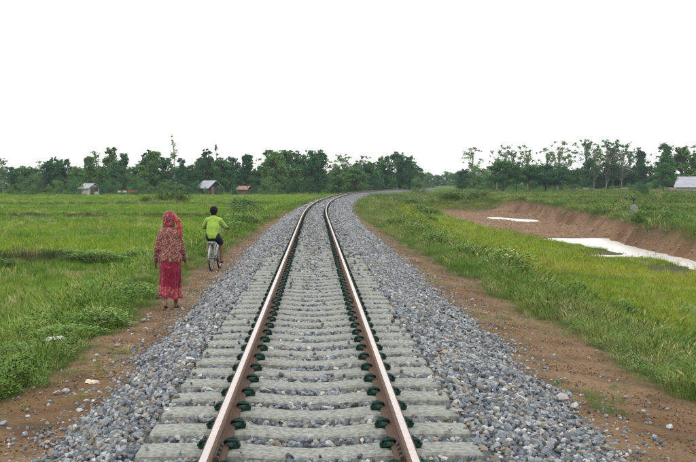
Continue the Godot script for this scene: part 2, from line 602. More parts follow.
func make_track() -> void:
	# sleepers, each with pads, shoulders and clips
	var body := sleeper_mesh()
	var first := thing("concrete_sleeper", "grey-green concrete sleeper bedded in the ballast under both rails", "sleeper", Vector3.ZERO, 0.0, "concrete sleepers under the rails")
	part("sleeper_block", body, M.sleeper, first)
	for rs in [-0.53, 0.53]:
		var stp := stool()
		box(stp, at(Vector3(rs, -0.1445, 0.0)), Vector3(0.15, 0.009, 0.15), 0.003)
		part("rail_pad", done(stp), M.pad, first)
		for s in [-1.0, 1.0]:
			var sts := stool()
			box(sts, at(Vector3(rs + s * 0.098, -0.131, 0.0)), Vector3(0.05, 0.034, 0.07), 0.01)
			box(sts, at(Vector3(rs + s * 0.066, -0.127, 0.0)), Vector3(0.032, 0.018, 0.11), 0.005)
			part("insulator", done(sts), M.pad, first)
			part("rail_clip", clip_mesh(s), M.clip, first).position = Vector3(rs + s * 0.012, 0.0, 0.0)
	var r := RandomNumberGenerator.new()
	r.seed = 5
	var n := 250
	for i in n:
		var o := first if i == 0 else copy_of(first)
		var d := S0 + i * GAP
		o.position = Vector3(xc(d), r.randf_range(-0.004, 0.0), -d)
		o.rotation.y = heading(d) + r.randf_range(-0.006, 0.006)
	# rails
	var prof := [Vector2(-0.062, -0.14), Vector2(-0.062, -0.132), Vector2(-0.02, -0.118), Vector2(-0.0075, -0.104), Vector2(-0.0075, -0.05), Vector2(-0.03, -0.04), Vector2(-0.034, -0.034), Vector2(-0.034, -0.012), Vector2(-0.026, -0.003), Vector2(-0.012, 0.0), Vector2(0.012, 0.0), Vector2(0.026, -0.003), Vector2(0.034, -0.012), Vector2(0.034, -0.034), Vector2(0.03, -0.04), Vector2(0.0075, -0.05), Vector2(0.0075, -0.104), Vector2(0.02, -0.118), Vector2(0.062, -0.132), Vector2(0.062, -0.14)]
	for s in [-1.0, 1.0]:
		var root := thing("rail", "steel rail on the side of the footpath" if s < 0.0 else "steel rail on the side of the wet pit", "rail", Vector3(s * 0.533, -0.14, -3.0), 0.0, "rails of the track")
		var off := Vector3(-s * 0.533, 0.14, 3.0)
		var ds := []
		var d := 3.0
		while d < 420.0:
			ds.append(d)
			d += 1.0 if d < 45.0 else 2.5
		for which in 2:
			var pr: Array = prof
			if which == 1: pr = [Vector2(-0.019 + s * 0.004, -0.0006), Vector2(-0.012 + s * 0.004, 0.0012), Vector2(s * 0.004, 0.002), Vector2(0.012 + s * 0.004, 0.0012), Vector2(0.019 + s * 0.004, -0.0006)]
			var P := PackedVector3Array()
			var N := PackedVector3Array()
			var I := PackedInt32Array()
			var m := pr.size()
			for q in m - (1 if which == 1 else 0):
				var a: Vector2 = pr[q]
				var b: Vector2 = pr[(q + 1) % m]
				var nn := Vector2(-(b - a).y, (b - a).x).normalized()
				var base := P.size()
				for dd in ds:
					var h := heading(dd)
					var sd := Vector3(cos(h), 0.0, -sin(h))
					for e in [a, b]:
						P.append(off + Vector3(xc(dd), e.y, -dd) + sd * (s * 0.533 + e.x))
						N.append(sd * nn.x + Vector3.UP * nn.y)
				for i in ds.size() - 1:
					var o: int = base + i * 2
					I.append_array([o, o + 2, o + 1, o + 1, o + 2, o + 3])
			part("running_surface" if which == 1 else "rail_section", arr_mesh(P, N, PackedColorArray(), I), M.steel if which == 1 else M.rust, root)
		# joint bars, one pair for each 30-foot length
		for j in 7:
			var dj := 6.72 + j * 9.14
			for side in [-1.0, 1.0]:
				var st := stool()
				var basis := Basis(Vector3.UP, heading(dj))
				var p := off + Vector3(xc(dj), -0.078, -dj) + basis * Vector3(s * 0.533 + side * 0.019, 0.0, 0.0)
				box(st, Transform3D(basis, p), Vector3(0.022, 0.062, 0.46), 0.004)
				var fp := part("joint_bar", done(st), M.iron, root)
				for b in 4:
					var bt := stool()
					box(bt, Transform3D(basis, p + basis * Vector3(side * 0.018, 0.0, -0.165 + 0.11 * b)), Vector3(0.02, 0.03, 0.03), 0.005)
					part("bolt", done(bt), M.iron, fp)

# ------------------------------------------------------------------ grass and weeds
func tuft(n: int, h: float, spread: float, width: float, lean: float, sd: int, head := 0) -> ArrayMesh:
	var r := RandomNumberGenerator.new()
	r.seed = sd
	var st := stool()
	st.set_smooth_group(-1)
	for i in n:
		var a := r.randf() * TAU
		var b := Vector3(cos(a), 0.0, sin(a)) * sqrt(r.randf()) * spread
		b.y = -0.03
		var dir := Vector3(cos(a + r.randf_range(-1, 1)), 0, sin(a + r.randf_range(-1, 1)))
		var hh := h * r.randf_range(0.5, 1.0)
		var ln := hh * lean * r.randf_range(0.2, 1.0)
		var p1 := b + Vector3.UP * hh * 0.6 + dir * ln * 0.35
		var p2 := b + Vector3.UP * hh * (1.0 - lean * 0.25) + dir * ln
		var w := Vector3(-dir.z, 0, dir.x).rotated(Vector3.UP, r.randf_range(-0.8, 0.8)) * width * r.randf_range(0.7, 1.2)
		st.set_color(Color.WHITE)
		st.add_vertex(b - w * 0.35); st.add_vertex(p1 - w * 0.5); st.add_vertex(b + w * 0.35)
		st.add_vertex(b + w * 0.35); st.add_vertex(p1 - w * 0.5); st.add_vertex(p1 + w * 0.5)
		st.add_vertex(p1 - w * 0.5); st.add_vertex(p2); st.add_vertex(p1 + w * 0.5)
		if i < head:
			var up := (p2 - p1).normalized()
			for k in 2:
				var sd2 := up.cross(Vector3(k, 0.2, 1 - k)).normalized() * width * 1.6
				st.add_vertex(p2); st.add_vertex(p2 + up * 0.05 + sd2); st.add_vertex(p2 + up * 0.12)
				st.add_vertex(p2); st.add_vertex(p2 + up * 0.12); st.add_vertex(p2 + up * 0.05 - sd2)
	return done(st)

func herb(n: int, h: float, spread: float, leaf: float, sd: int) -> ArrayMesh:   # low broad-leaved weed
	var r := RandomNumberGenerator.new()
	r.seed = sd
	var st := stool()
	st.set_smooth_group(-1)
	st.set_color(Color.WHITE)
	for i in n:
		var a := r.randf() * TAU
		var q := pow(r.randf(), 0.6)
		var p := Vector3(cos(a) * spread * q, h * (1.0 - q * q * 0.6) * r.randf_range(0.25, 1.0), sin(a) * spread * q)
		var dir := Vector3(cos(a) + r.randf_range(-0.8, 0.8), r.randf_range(-0.3, 0.9), sin(a) + r.randf_range(-0.8, 0.8)).normalized()
		var w := dir.cross(Vector3(r.randf_range(-0.4, 0.4), 1, r.randf_range(-0.4, 0.4))).normalized() * leaf * 0.32
		var l := leaf * r.randf_range(0.7, 1.3)
		st.add_vertex(p); st.add_vertex(p + dir * l * 0.5 + w); st.add_vertex(p + dir * l)
		st.add_vertex(p); st.add_vertex(p + dir * l); st.add_vertex(p + dir * l * 0.5 - w)
	return done(st)

func vary(c: Color, r: RandomNumberGenerator, k := 0.22) -> Color:
	var f := r.randf_range(1.0 - k, 1.0 + k)
	var t := r.randf_range(-0.12, 0.12)
	return Color(c.r * f * (1.0 + t), c.g * f, c.b * f * (1.0 - t))

func grass_colour(x: float, d: float) -> Color:
	var u := x - xc(d)
	var n := nz.get_noise_2d(x * 0.9, d * 0.9)
	var n2 := nz.get_noise_2d(x * 3.5 + 90.0, d * 2.5)
	var n3 := nz.get_noise_2d(x * 0.35 + 300.0, d * 0.7)
	if u < 0.0:
		var g := Color(0.125, 0.25, 0.022).lerp(Color(0.21, 0.31, 0.03), clampf(0.4 + n3 * 1.5, 0.0, 1.0))
		g = g.lerp(Color(0.085, 0.18, 0.025), clampf(n * 1.1 + n2 * 0.5, 0.0, 0.75))
		g = g.lerp(Color(0.2, 0.255, 0.055), (1.0 - sm(26.0, 40.0, d)) * clampf(0.55 + n2, 0.0, 0.9))
		g = g.lerp(Color(0.1, 0.165, 0.03), 0.65 * (1.0 - sm(3.4, 5.2, -u + n2)))
		var off := 9.0
		for b in BUNDS: off = minf(off, absf(d - b + nz.get_noise_2d(x * 0.6, b * 7.0) * 3.5))
		g = g.lerp(Color(0.06, 0.09, 0.028), (1.0 - sm(0.35, 1.4, off)) * sm(6.0, 9.0, -u))
		return g
	if x > lerp_table(PIT_FAR, d) - 1.0 or d > 154.0:
		var f := Color(0.09, 0.16, 0.03).lerp(Color(0.17, 0.24, 0.05), clampf(0.45 + n3 * 1.6 + n2 * 0.5, 0.0, 1.0))
		var off2 := 9.0
		for b in BUNDS_R: off2 = minf(off2, absf(d - b - (x - 30.0) * 0.25 + nz.get_noise_2d(x * 0.5, b * 5.0) * 4.0))
		return f.lerp(Color(0.05, 0.095, 0.025), 1.0 - sm(0.6, 2.2, off2))
	var fld := Color(0.2, 0.285, 0.025).lerp(Color(0.27, 0.31, 0.035), clampf(0.4 + n3 * 1.6, 0.0, 1.0))
	fld = fld.lerp(Color(0.1, 0.18, 0.028), clampf(n * 1.2 + n2 * 0.5 - 0.1, 0.0, 0.8))
	var slope := Color(0.105, 0.185, 0.032).lerp(Color(0.2, 0.235, 0.07), clampf(0.35 + n2 * 1.3 + n, 0.0, 1.0))
	return slope.lerp(fld, sm(5.4, 7.6, u + n2 * 1.2))

func make_grass() -> void:
	var r := RandomNumberGenerator.new()
	r.seed = 31
	var kinds := {
		"fine": [tuft(24, 0.2, 0.15, 0.0055, 0.7, 1), tuft(24, 0.24, 0.15, 0.0055, 0.55, 2), tuft(22, 0.16, 0.15, 0.006, 0.9, 3)],
		"long": [tuft(28, 0.42, 0.15, 0.006, 0.8, 4), tuft(28, 0.34, 0.17, 0.006, 0.95, 5), tuft(30, 0.5, 0.16, 0.0055, 0.7, 6, 5)],
		"herb": [herb(60, 0.2, 0.16, 0.042, 7), herb(64, 0.26, 0.18, 0.05, 8), herb(54, 0.15, 0.18, 0.036, 9)],
	}
	var sets := {}
	for side in ["left_field", "right_field", "left_verge", "right_verge", "far_bank"]:
		for k in kinds:
			for i in 3: sets[side + ":" + k + str(i)] = [[], []]
	var d := 8.5
	while d < 320.0:
		var step := d * 0.02
		var left := maxf(-0.262 * d - 2.0, -100.0)
		var right := minf(0.315 * d + 2.0, 110.0)
		var dens := clampf(170.0 * pow(13.0 / d, 1.25), 3.4, 170.0)
		var n := int((right - left) * step * dens)
		var grow := clampf(pow(d / 26.0, 0.5), 1.0, 3.0)
		for i in n:
			var x := r.randf_range(left, right)
			var dd := d + r.randf() * step
			var u := x - xc(dd)
			if u > -2.1 and u < 2.35: continue
			var bar := bare(x, dd)
			var scrap := nz.get_noise_2d(x * 7.0 + 70.0, dd * 4.0)
			if bar > 0.12 and r.randf() < bar + 0.25 and not (scrap > 0.22 and pit(x, dd) < 0.05 and r.randf() < 0.4): continue
			var p := pit(x, dd)
			var cl0 := nz.get_noise_2d(x * 5.0 + 11.0, dd * 3.0) if p > 0.0 else 0.0
			if p > 0.3 + 0.25 * cl0 and r.randf() < 0.985: continue
			var y := gy(x, dd)
			if y < -2.27: continue
			var side := ""
			var kind := "fine"
			var s := r.randf_range(0.75, 1.25)
			var q := r.randf()
			var cl := nz.get_noise_2d(x * 2.6 + 40.0, dd * 2.6)
			if u < 0.0:
				if u > -5.2 + cl * 1.6:
					side = "left_verge"
					kind = "herb" if q < 0.16 + cl * 0.5 else ("fine" if q < 0.84 else "long")
					s *= 0.55 + 0.5 * sm(2.5, 4.2, -u) + cl * 0.35
				else:
					side = "left_field"
					kind = "long" if q < 0.07 + cl * 0.3 else "fine"
					s *= 0.85
			elif x > lerp_table(PIT_FAR, dd) - 1.0 or dd > 154.0:
				side = "far_bank"
				kind = "long" if q < 0.3 + cl * 0.4 else ("herb" if q < 0.4 else "fine")
			elif u < 7.4 + cl * 2.0:
				side = "right_verge"
				kind = "long" if q < 0.5 + cl * 0.6 else ("herb" if q < 0.6 else "fine")
				s *= 0.45 + 0.45 * sm(2.9, 4.6, u) + cl * 0.3 + 0.8 * sm(120.0, 170.0, dd)
			else:
				side = "right_field"
				kind = "long" if q < 0.05 + cl * 0.12 else "fine"
				s *= 0.8
			if bar > 0.05: s *= 0.6 - 0.25 * bar
			if p > 0.1: s *= 0.8
			s = maxf(s, 0.25)
			var wide := s * grow
			var tall := s * minf(grow, 1.35)
			var b := Basis(Vector3.UP, r.randf() * TAU).scaled(Vector3(wide, tall, wide))
			var c := vary(grass_colour(x, dd) * 0.71, r)
			if r.randf() < 0.06 + 0.3 * maxf(0.0, nz.get_noise_2d(x * 1.7 + 520.0, dd * 1.7)) and kind != "herb": c = vary(Color(0.3, 0.26, 0.12), r)
			if kind == "herb": c = Color(c.r * 0.72, c.g * 0.85, c.b * 0.9)
			var e: Array = sets[side + ":" + kind + str(r.randi() % 3)]
			e[0].append(Transform3D(b, Vector3(x, y, -dd)))
			e[1].append(c)
		d += step
	var words := {
		"left_field": ["paddy_grass", "bright green paddy grass of the field beyond the footpath", "grass"],
		"right_field": ["field_grass", "short yellow-green grass of the field before the muddy pit", "grass"],
		"left_verge": ["verge_weeds", "low dark green weeds between the footpath and the paddy field", "weeds"],
		"right_verge": ["slope_grass", "long rough grass on the embankment slope above the yellow-green field", "grass"],
		"far_bank": ["meadow_grass", "rough meadow grass beyond the brown bank of the pit", "grass"],
	}
	for side in words:
		var w: Array = words[side]
		var root := thing(w[0], w[1], w[2])
		root.set_meta("kind", "stuff")
		for k in kinds:
			for i in 3:
				var e: Array = sets[side + ":" + k + str(i)]
				if e[0].size(): multi({"fine": "short_blades", "long": "long_blades", "herb": "weed_leaves"}[k], kinds[k][i], M.grass, e[0], e[1], root)

func make_shrubs() -> void:
	# leafy plants that stand out of the grass, placed where the photograph shows them: pixel of the foot, metres ahead, height, colour
	var proto := {}
	for k in 3:
		var r := RandomNumberGenerator.new()
		r.seed = 400 + k
		var st := stool()
		st.set_smooth_group(-1)
		for i in 2200:
			var a := r.randf() * TAU
			var q := pow(r.randf(), 0.5)
			var h := r.randf()
			var lobe := 0.75 + 0.3 * sin(a * 3.0 + k * 2.0) * sin(h * 5.0 + k)
			var p := Vector3(cos(a) * 0.55 * q * lobe, (0.08 + h * 0.92 * (1.0 - 0.55 * q * q)) * (0.8 + 0.2 * lobe), sin(a) * 0.55 * q * lobe)
			var dir := Vector3(cos(a) + r.randf_range(-0.9, 0.9), r.randf_range(-0.2, 1.0), sin(a) + r.randf_range(-0.9, 0.9)).normalized()
			var w := dir.cross(Vector3(r.randf_range(-0.5, 0.5), 1, r.randf_range(-0.5, 0.5))).normalized() * 0.016
			var l := r.randf_range(0.04, 0.085)
			var f := r.randf_range(0.7, 1.3)
			st.set_color(Color(f, f, f))
			st.add_vertex(p); st.add_vertex(p + dir * l * 0.5 + w); st.add_vertex(p + dir * l)
			st.add_vertex(p); st.add_vertex(p + dir * l); st.add_vertex(p + dir * l * 0.5 - w)
		proto[k] = done(st)
	var stems := stool()
	for j in 7:
		var a := TAU * j / 7.0
		tube(stems, [Vector3(0.02 * cos(a), -0.05, 0.02 * sin(a)), Vector3(0.12 * cos(a), 0.4, 0.12 * sin(a)), Vector3(0.3 * cos(a), 0.75, 0.3 * sin(a))], [0.014, 0.01, 0.004], 4)
	var stem_mesh := done(stems)
	var flowers := stool()
	flowers.set_smooth_group(-1)
	var rf := RandomNumberGenerator.new()
	rf.seed = 8
	for i in 30:
		var a := rf.randf() * TAU
		var q := sqrt(rf.randf()) * 0.45
		var p := Vector3(cos(a) * q, rf.randf_range(0.75, 1.12) - q * 0.6, sin(a) * q)
		for k in 3:
			var v := Vector3(rf.randf_range(-1, 1), rf.randf_range(-1, 1), rf.randf_range(-1, 1)).normalized() * 0.018
			var w := Vector3(rf.randf_range(-1, 1), rf.randf_range(-1, 1), rf.randf_range(-1, 1)).normalized() * 0.018
			flowers.add_vertex(p + v); flowers.add_vertex(p + w); flowers.add_vertex(p - v - w)
	var flower_mesh := done(flowers)
	M.flower = mat_plain(Color(0.62, 0.62, 0.5), 0.8)
	var greens := []
	for c in [Color(0.085, 0.16, 0.03), Color(0.115, 0.195, 0.04), Color(0.062, 0.118, 0.028)]:
		var m: StandardMaterial3D = M.leaf.duplicate()
		m.albedo_color = c.linear_to_srgb()
		greens.append(m)
	# x, d, height, spread, shade, flowers, label
	var gl := "leafy green weed growing in the long grass of the track slope"
	var gp := "leafy green weed growing in the grass beside the footpath"
	var gf := "dark green bush standing on the bunds of the paddy field"
	var gm := "dark green bush standing in the meadow beyond the pit"
	var spots := [
		[5.2, 33.0, 1.15, 1.5, 1, 1, "big white-flowered weed standing on the track slope"], [4.6, 36.5, 0.9, 1.3, 1, 0, gl], [6.6, 31.0, 0.8, 1.2, 0, 0, gl], [4.2, 43.0, 0.8, 1.3, 1, 0, gl], [4.4, 52.0, 0.9, 1.6, 1, 1, "small white-flowered weed above the yellow-green field"],
		[4.0, 61.0, 0.8, 1.5, 0, 0, gl], [7.2, 29.0, 0.55, 1.0, 0, 0, gl], [5.0, 27.0, 0.55, 1.0, 1, 0, gl], [4.45, 13.9, 0.5, 0.85, 2, 0, "dark broad weed at the foot of the bare dirt strip"], [5.0, 15.0, 0.6, 1.1, 2, 0, gl], [5.3, 17.5, 0.5, 1.0, 2, 0, gl], [9.6, 30.5, 0.3, 1.1, 0, 0, gl],
		[-2.95, 17.2, 0.42, 0.8, 1, 0, gp], [-3.2, 16.2, 0.3, 0.9, 1, 0, gp], [-3.5, 14.6, 0.35, 0.8, 0, 0, gp], [-3.1, 21.5, 0.45, 0.9, 1, 0, gp], [-3.4, 24.5, 0.4, 0.8, 0, 0, gp], [-4.6, 26.0, 0.5, 1.0, 0, 0, gp],
		[-7.2, 41.0, 0.55, 1.8, 1, 0, gf], [-8.4, 42.0, 0.6, 2.2, 0, 0, gf], [-6.2, 43.5, 0.6, 1.4, 1, 0, gf], [-9.9, 39.5, 0.45, 1.4, 2, 0, gf], [-11.0, 40.0, 0.45, 1.4, 2, 0, gf],
		[-3.3, 52.0, 0.7, 1.4, 1, 0, gp], [-3.4, 60.0, 0.9, 1.6, 0, 0, gp], [-4.2, 66.0, 1.0, 1.8, 1, 0, gp], [-5.5, 72.0, 0.8, 1.8, 1, 0, gp], [-5.0, 88.0, 1.2, 2.4, 0, 0, gp], [-7.0, 105.0, 1.5, 3.0, 0, 0, gp], [-9.0, 125.0, 1.6, 3.2, 2, 0, gf], [-11.0, 140.0, 1.7, 3.4, 0, 0, gf],
		[-21.5, 175.0, 2.4, 3.0, 2, 0, gf], [-19.5, 178.0, 2.6, 3.6, 2, 0, gf], [-23.5, 172.0, 1.4, 2.0, 2, 0, gf],
		[19.8, 74.0, 1.1, 1.8, 0, 0, gm], [21.5, 74.5, 0.9, 1.6, 0, 0, gm], [20.3, 66.0, 0.8, 1.6, 1, 0, gm], [24.5, 84.0, 0.9, 1.8, 0, 0, gm], [29.0, 86.0, 0.8, 1.8, 2, 0, gm], [33.0, 128.0, 1.1, 2.8, 2, 0, gm], [17.5, 158.0, 1.5, 4.0, 2, 0, gm], [21.5, 160.0, 1.4, 4.0, 2, 0, gm], [13.0, 165.0, 1.6, 4.0, 0, 0, gm],
		[10.0, 130.0, 1.3, 3.0, 0, 0, gl], [8.2, 100.0, 1.1, 2.4, 1, 0, gl], [6.5, 80.0, 1.0, 2.0, 1, 0, gl], [12.0, 142.0, 1.3, 3.0, 1, 0, gl],
	]
	var r2 := RandomNumberGenerator.new()
	r2.seed = 12
	var i := 0
	for s in spots:
		var x: float = s[0] + (xc(s[1]) if s[1] > 50.0 and absf(s[0]) < 12.0 else 0.0)
		var gname := ""
		for g in [gl, gp, gf, gm]:
			if s[6] == g: gname = {gl: "weeds on the track slope", gp: "weeds beside the footpath", gf: "bushes on the paddy bunds", gm: "bushes in the meadow"}[g]
		var o := thing("leafy_weed" if s[2] < 1.35 else "bush", s[6], "weed" if s[2] < 1.35 else "bush", Vector3(x, gy(x, s[1]) - 0.02, -s[1]), r2.randf() * TAU, gname)
		o.scale = Vector3(s[3] * 1.1, s[2] * 0.78, s[3] * 1.1)
		part("foliage", proto[i % 3], greens[s[4]], o)
		part("stem", stem_mesh, M.bark, o)
		if s[5]: part("blossom", flower_mesh, M.flower, o)
		i += 1

# ------------------------------------------------------------------ trees
func make_tree(kind: String, sd: int) -> Array:      # [trunk mesh, crown mesh] of a tree 10 m tall
	var r := RandomNumberGenerator.new()
	r.seed = sd
	var wood := stool()
	var leaf := stool()
	leaf.set_smooth_group(-1)
	var H := 10.0
	var clumps := []     # centre, radius, leaves
	var trunk := []
	var lean := Vector3(r.randf_range(-0.6, 0.6), 0, r.randf_range(-0.6, 0.6))
	for k in 6: trunk.append(Vector3(0, -0.3, 0) + Vector3.UP * (H * 0.92 * k / 5.0) + lean * pow(k / 5.0, 1.5) + Vector3(r.randf_range(-0.15, 0.15), 0, r.randf_range(-0.15, 0.15)) * (1 if k > 0 else 0))
	var tr := 0.2
	var leafsize := 0.27
	match kind:
		"broad":
			for k in 44:
				var a := r.randf() * TAU
				var h := r.randf_range(0.1, 0.93)
				var w := sin(clampf((h + 0.12) / 1.08, 0.02, 0.98) * PI)
				var q := sqrt(r.randf()) * 3.3 * sqrt(w)
				clumps.append([Vector3(cos(a) * q, h * H, sin(a) * q), r.randf_range(0.7, 1.4), 250])
			for k in 34:
				var a := r.randf() * TAU
				var h := r.randf_range(0.45, 0.98)
				var q := 3.7 * sqrt(sin(clampf((h + 0.12) / 1.12, 0.02, 0.98) * PI)) * r.randf_range(0.6, 1.05)
				clumps.append([Vector3(cos(a) * q, h * H, sin(a) * q), r.randf_range(0.25, 0.55), 60])
		"parkland":
			for k in 34:
				var a := r.randf() * TAU
				var h := r.randf_range(0.34, 0.92)
				var w := sin(clampf((h - 0.14) / 0.84, 0.02, 0.98) * PI)
				var q := sqrt(r.randf()) * 4.2 * sqrt(w)
				clumps.append([Vector3(cos(a) * q, h * H, sin(a) * q), r.randf_range(0.9, 1.5), 400])
		"tall":
			tr = 0.17
			for k in 38:
				var a := r.randf() * TAU
				var h := r.randf_range(0.08, 0.97)
				var q := sqrt(r.randf()) * 2.1 * (1.15 - h * 0.75)
				clumps.append([Vector3(cos(a) * q, h * H, sin(a) * q), r.randf_range(0.5, 1.05), 220])
			for k in 26:
				var a := r.randf() * TAU
				var h := r.randf_range(0.5, 1.0)
				var q := 2.5 * (1.15 - h * 0.8) * r.randf_range(0.4, 1.0)
				clumps.append([Vector3(cos(a) * q, h * H, sin(a) * q), r.randf_range(0.2, 0.5), 55])
		"feathery":
			tr = 0.12
			leafsize = 0.21
			for k in 64:
				var a := r.randf() * TAU
				var h := r.randf_range(0.26, 0.98)
				var q := r.randf_range(0.3, 2.3) * (1.15 - absf(h - 0.68))
				clumps.append([Vector3(cos(a) * q, h * H, sin(a) * q), r.randf_range(0.25, 0.7), 52])
		"spire":
			tr = 0.09
			leafsize = 0.2
			for k in 18:
				var a := r.randf() * TAU
				var h := r.randf_range(0.35, 0.99)
				var q := r.randf_range(0.0, 1.3) * (1.1 - h)
				clumps.append([Vector3(cos(a) * q, h * H, sin(a) * q), r.randf_range(0.25, 0.6) * (1.3 - h * 0.6), 40])
		"thicket":
			tr = 0.12
			for k in 30:
				var a := r.randf() * TAU
				var h := r.randf_range(0.08, 0.88)
				var q := sqrt(r.randf()) * 5.0 * (1.0 - h * h * 0.7)
				clumps.append([Vector3(cos(a) * q, h * H, sin(a) * q), r.randf_range(1.0, 1.8), 190])
	var tradii := []
	for k in 6: tradii.append(lerpf(tr, tr * 0.15, k / 5.0))
	tube(wood, trunk, tradii, 7)
	for c in clumps:
		var cp: Vector3 = c[0] + lean * pow(c[0].y / H, 1.5)
		var hb := clampf(cp.y / H * 0.75 - 0.02, 0.05, 0.85)
		var s := hb * 5.0 / 0.92
		var b: Vector3 = trunk[int(s)].lerp(trunk[mini(int(s) + 1, 5)], s - int(s))
		tube(wood, [b, b.lerp(cp, 0.55) + Vector3.UP * 0.15, cp], [tr * 0.4, tr * 0.3, tr * 0.16], 4, false)
		var tint := r.randf_range(0.72, 1.28)
		var warm := r.randf_range(-0.12, 0.12)
		for i in int(c[2]):
			var v := Vector3(r.randfn(), r.randfn() * 0.72, r.randfn()).normalized()
			v = v * pow(r.randf(), 0.55) * c[1] * (1.32 - 0.5 * cp.y / H) * (1.0 + 0.35 * sin(v.x * 5.0 + sd) * cos(v.z * 4.0))
			if kind == "broad" or kind == "parkland": v.y *= 0.85
			var p := cp + v
			if p.y < 0.1: continue
			var dir := Vector3(r.randf_range(-1, 1), r.randf_range(-0.9, 0.5), r.randf_range(-1, 1)).normalized()
			var w := dir.cross(Vector3(r.randf_range(-1, 1), r.randf_range(0.2, 1), r.randf_range(-1, 1))).normalized()
			var l := leafsize * r.randf_range(0.6, 1.4)
			var f := tint * r.randf_range(0.75, 1.25)
			leaf.set_color(Color(f * (1.0 + warm), f, f * (1.0 - warm)))
			leaf.add_vertex(p); leaf.add_vertex(p + dir * l * 0.5 + w * l * 0.36); leaf.add_vertex(p + dir * l)
			leaf.add_vertex(p); leaf.add_vertex(p + dir * l); leaf.add_vertex(p + dir * l * 0.5 - w * l * 0.36)
	return [done(wood), done(leaf)]

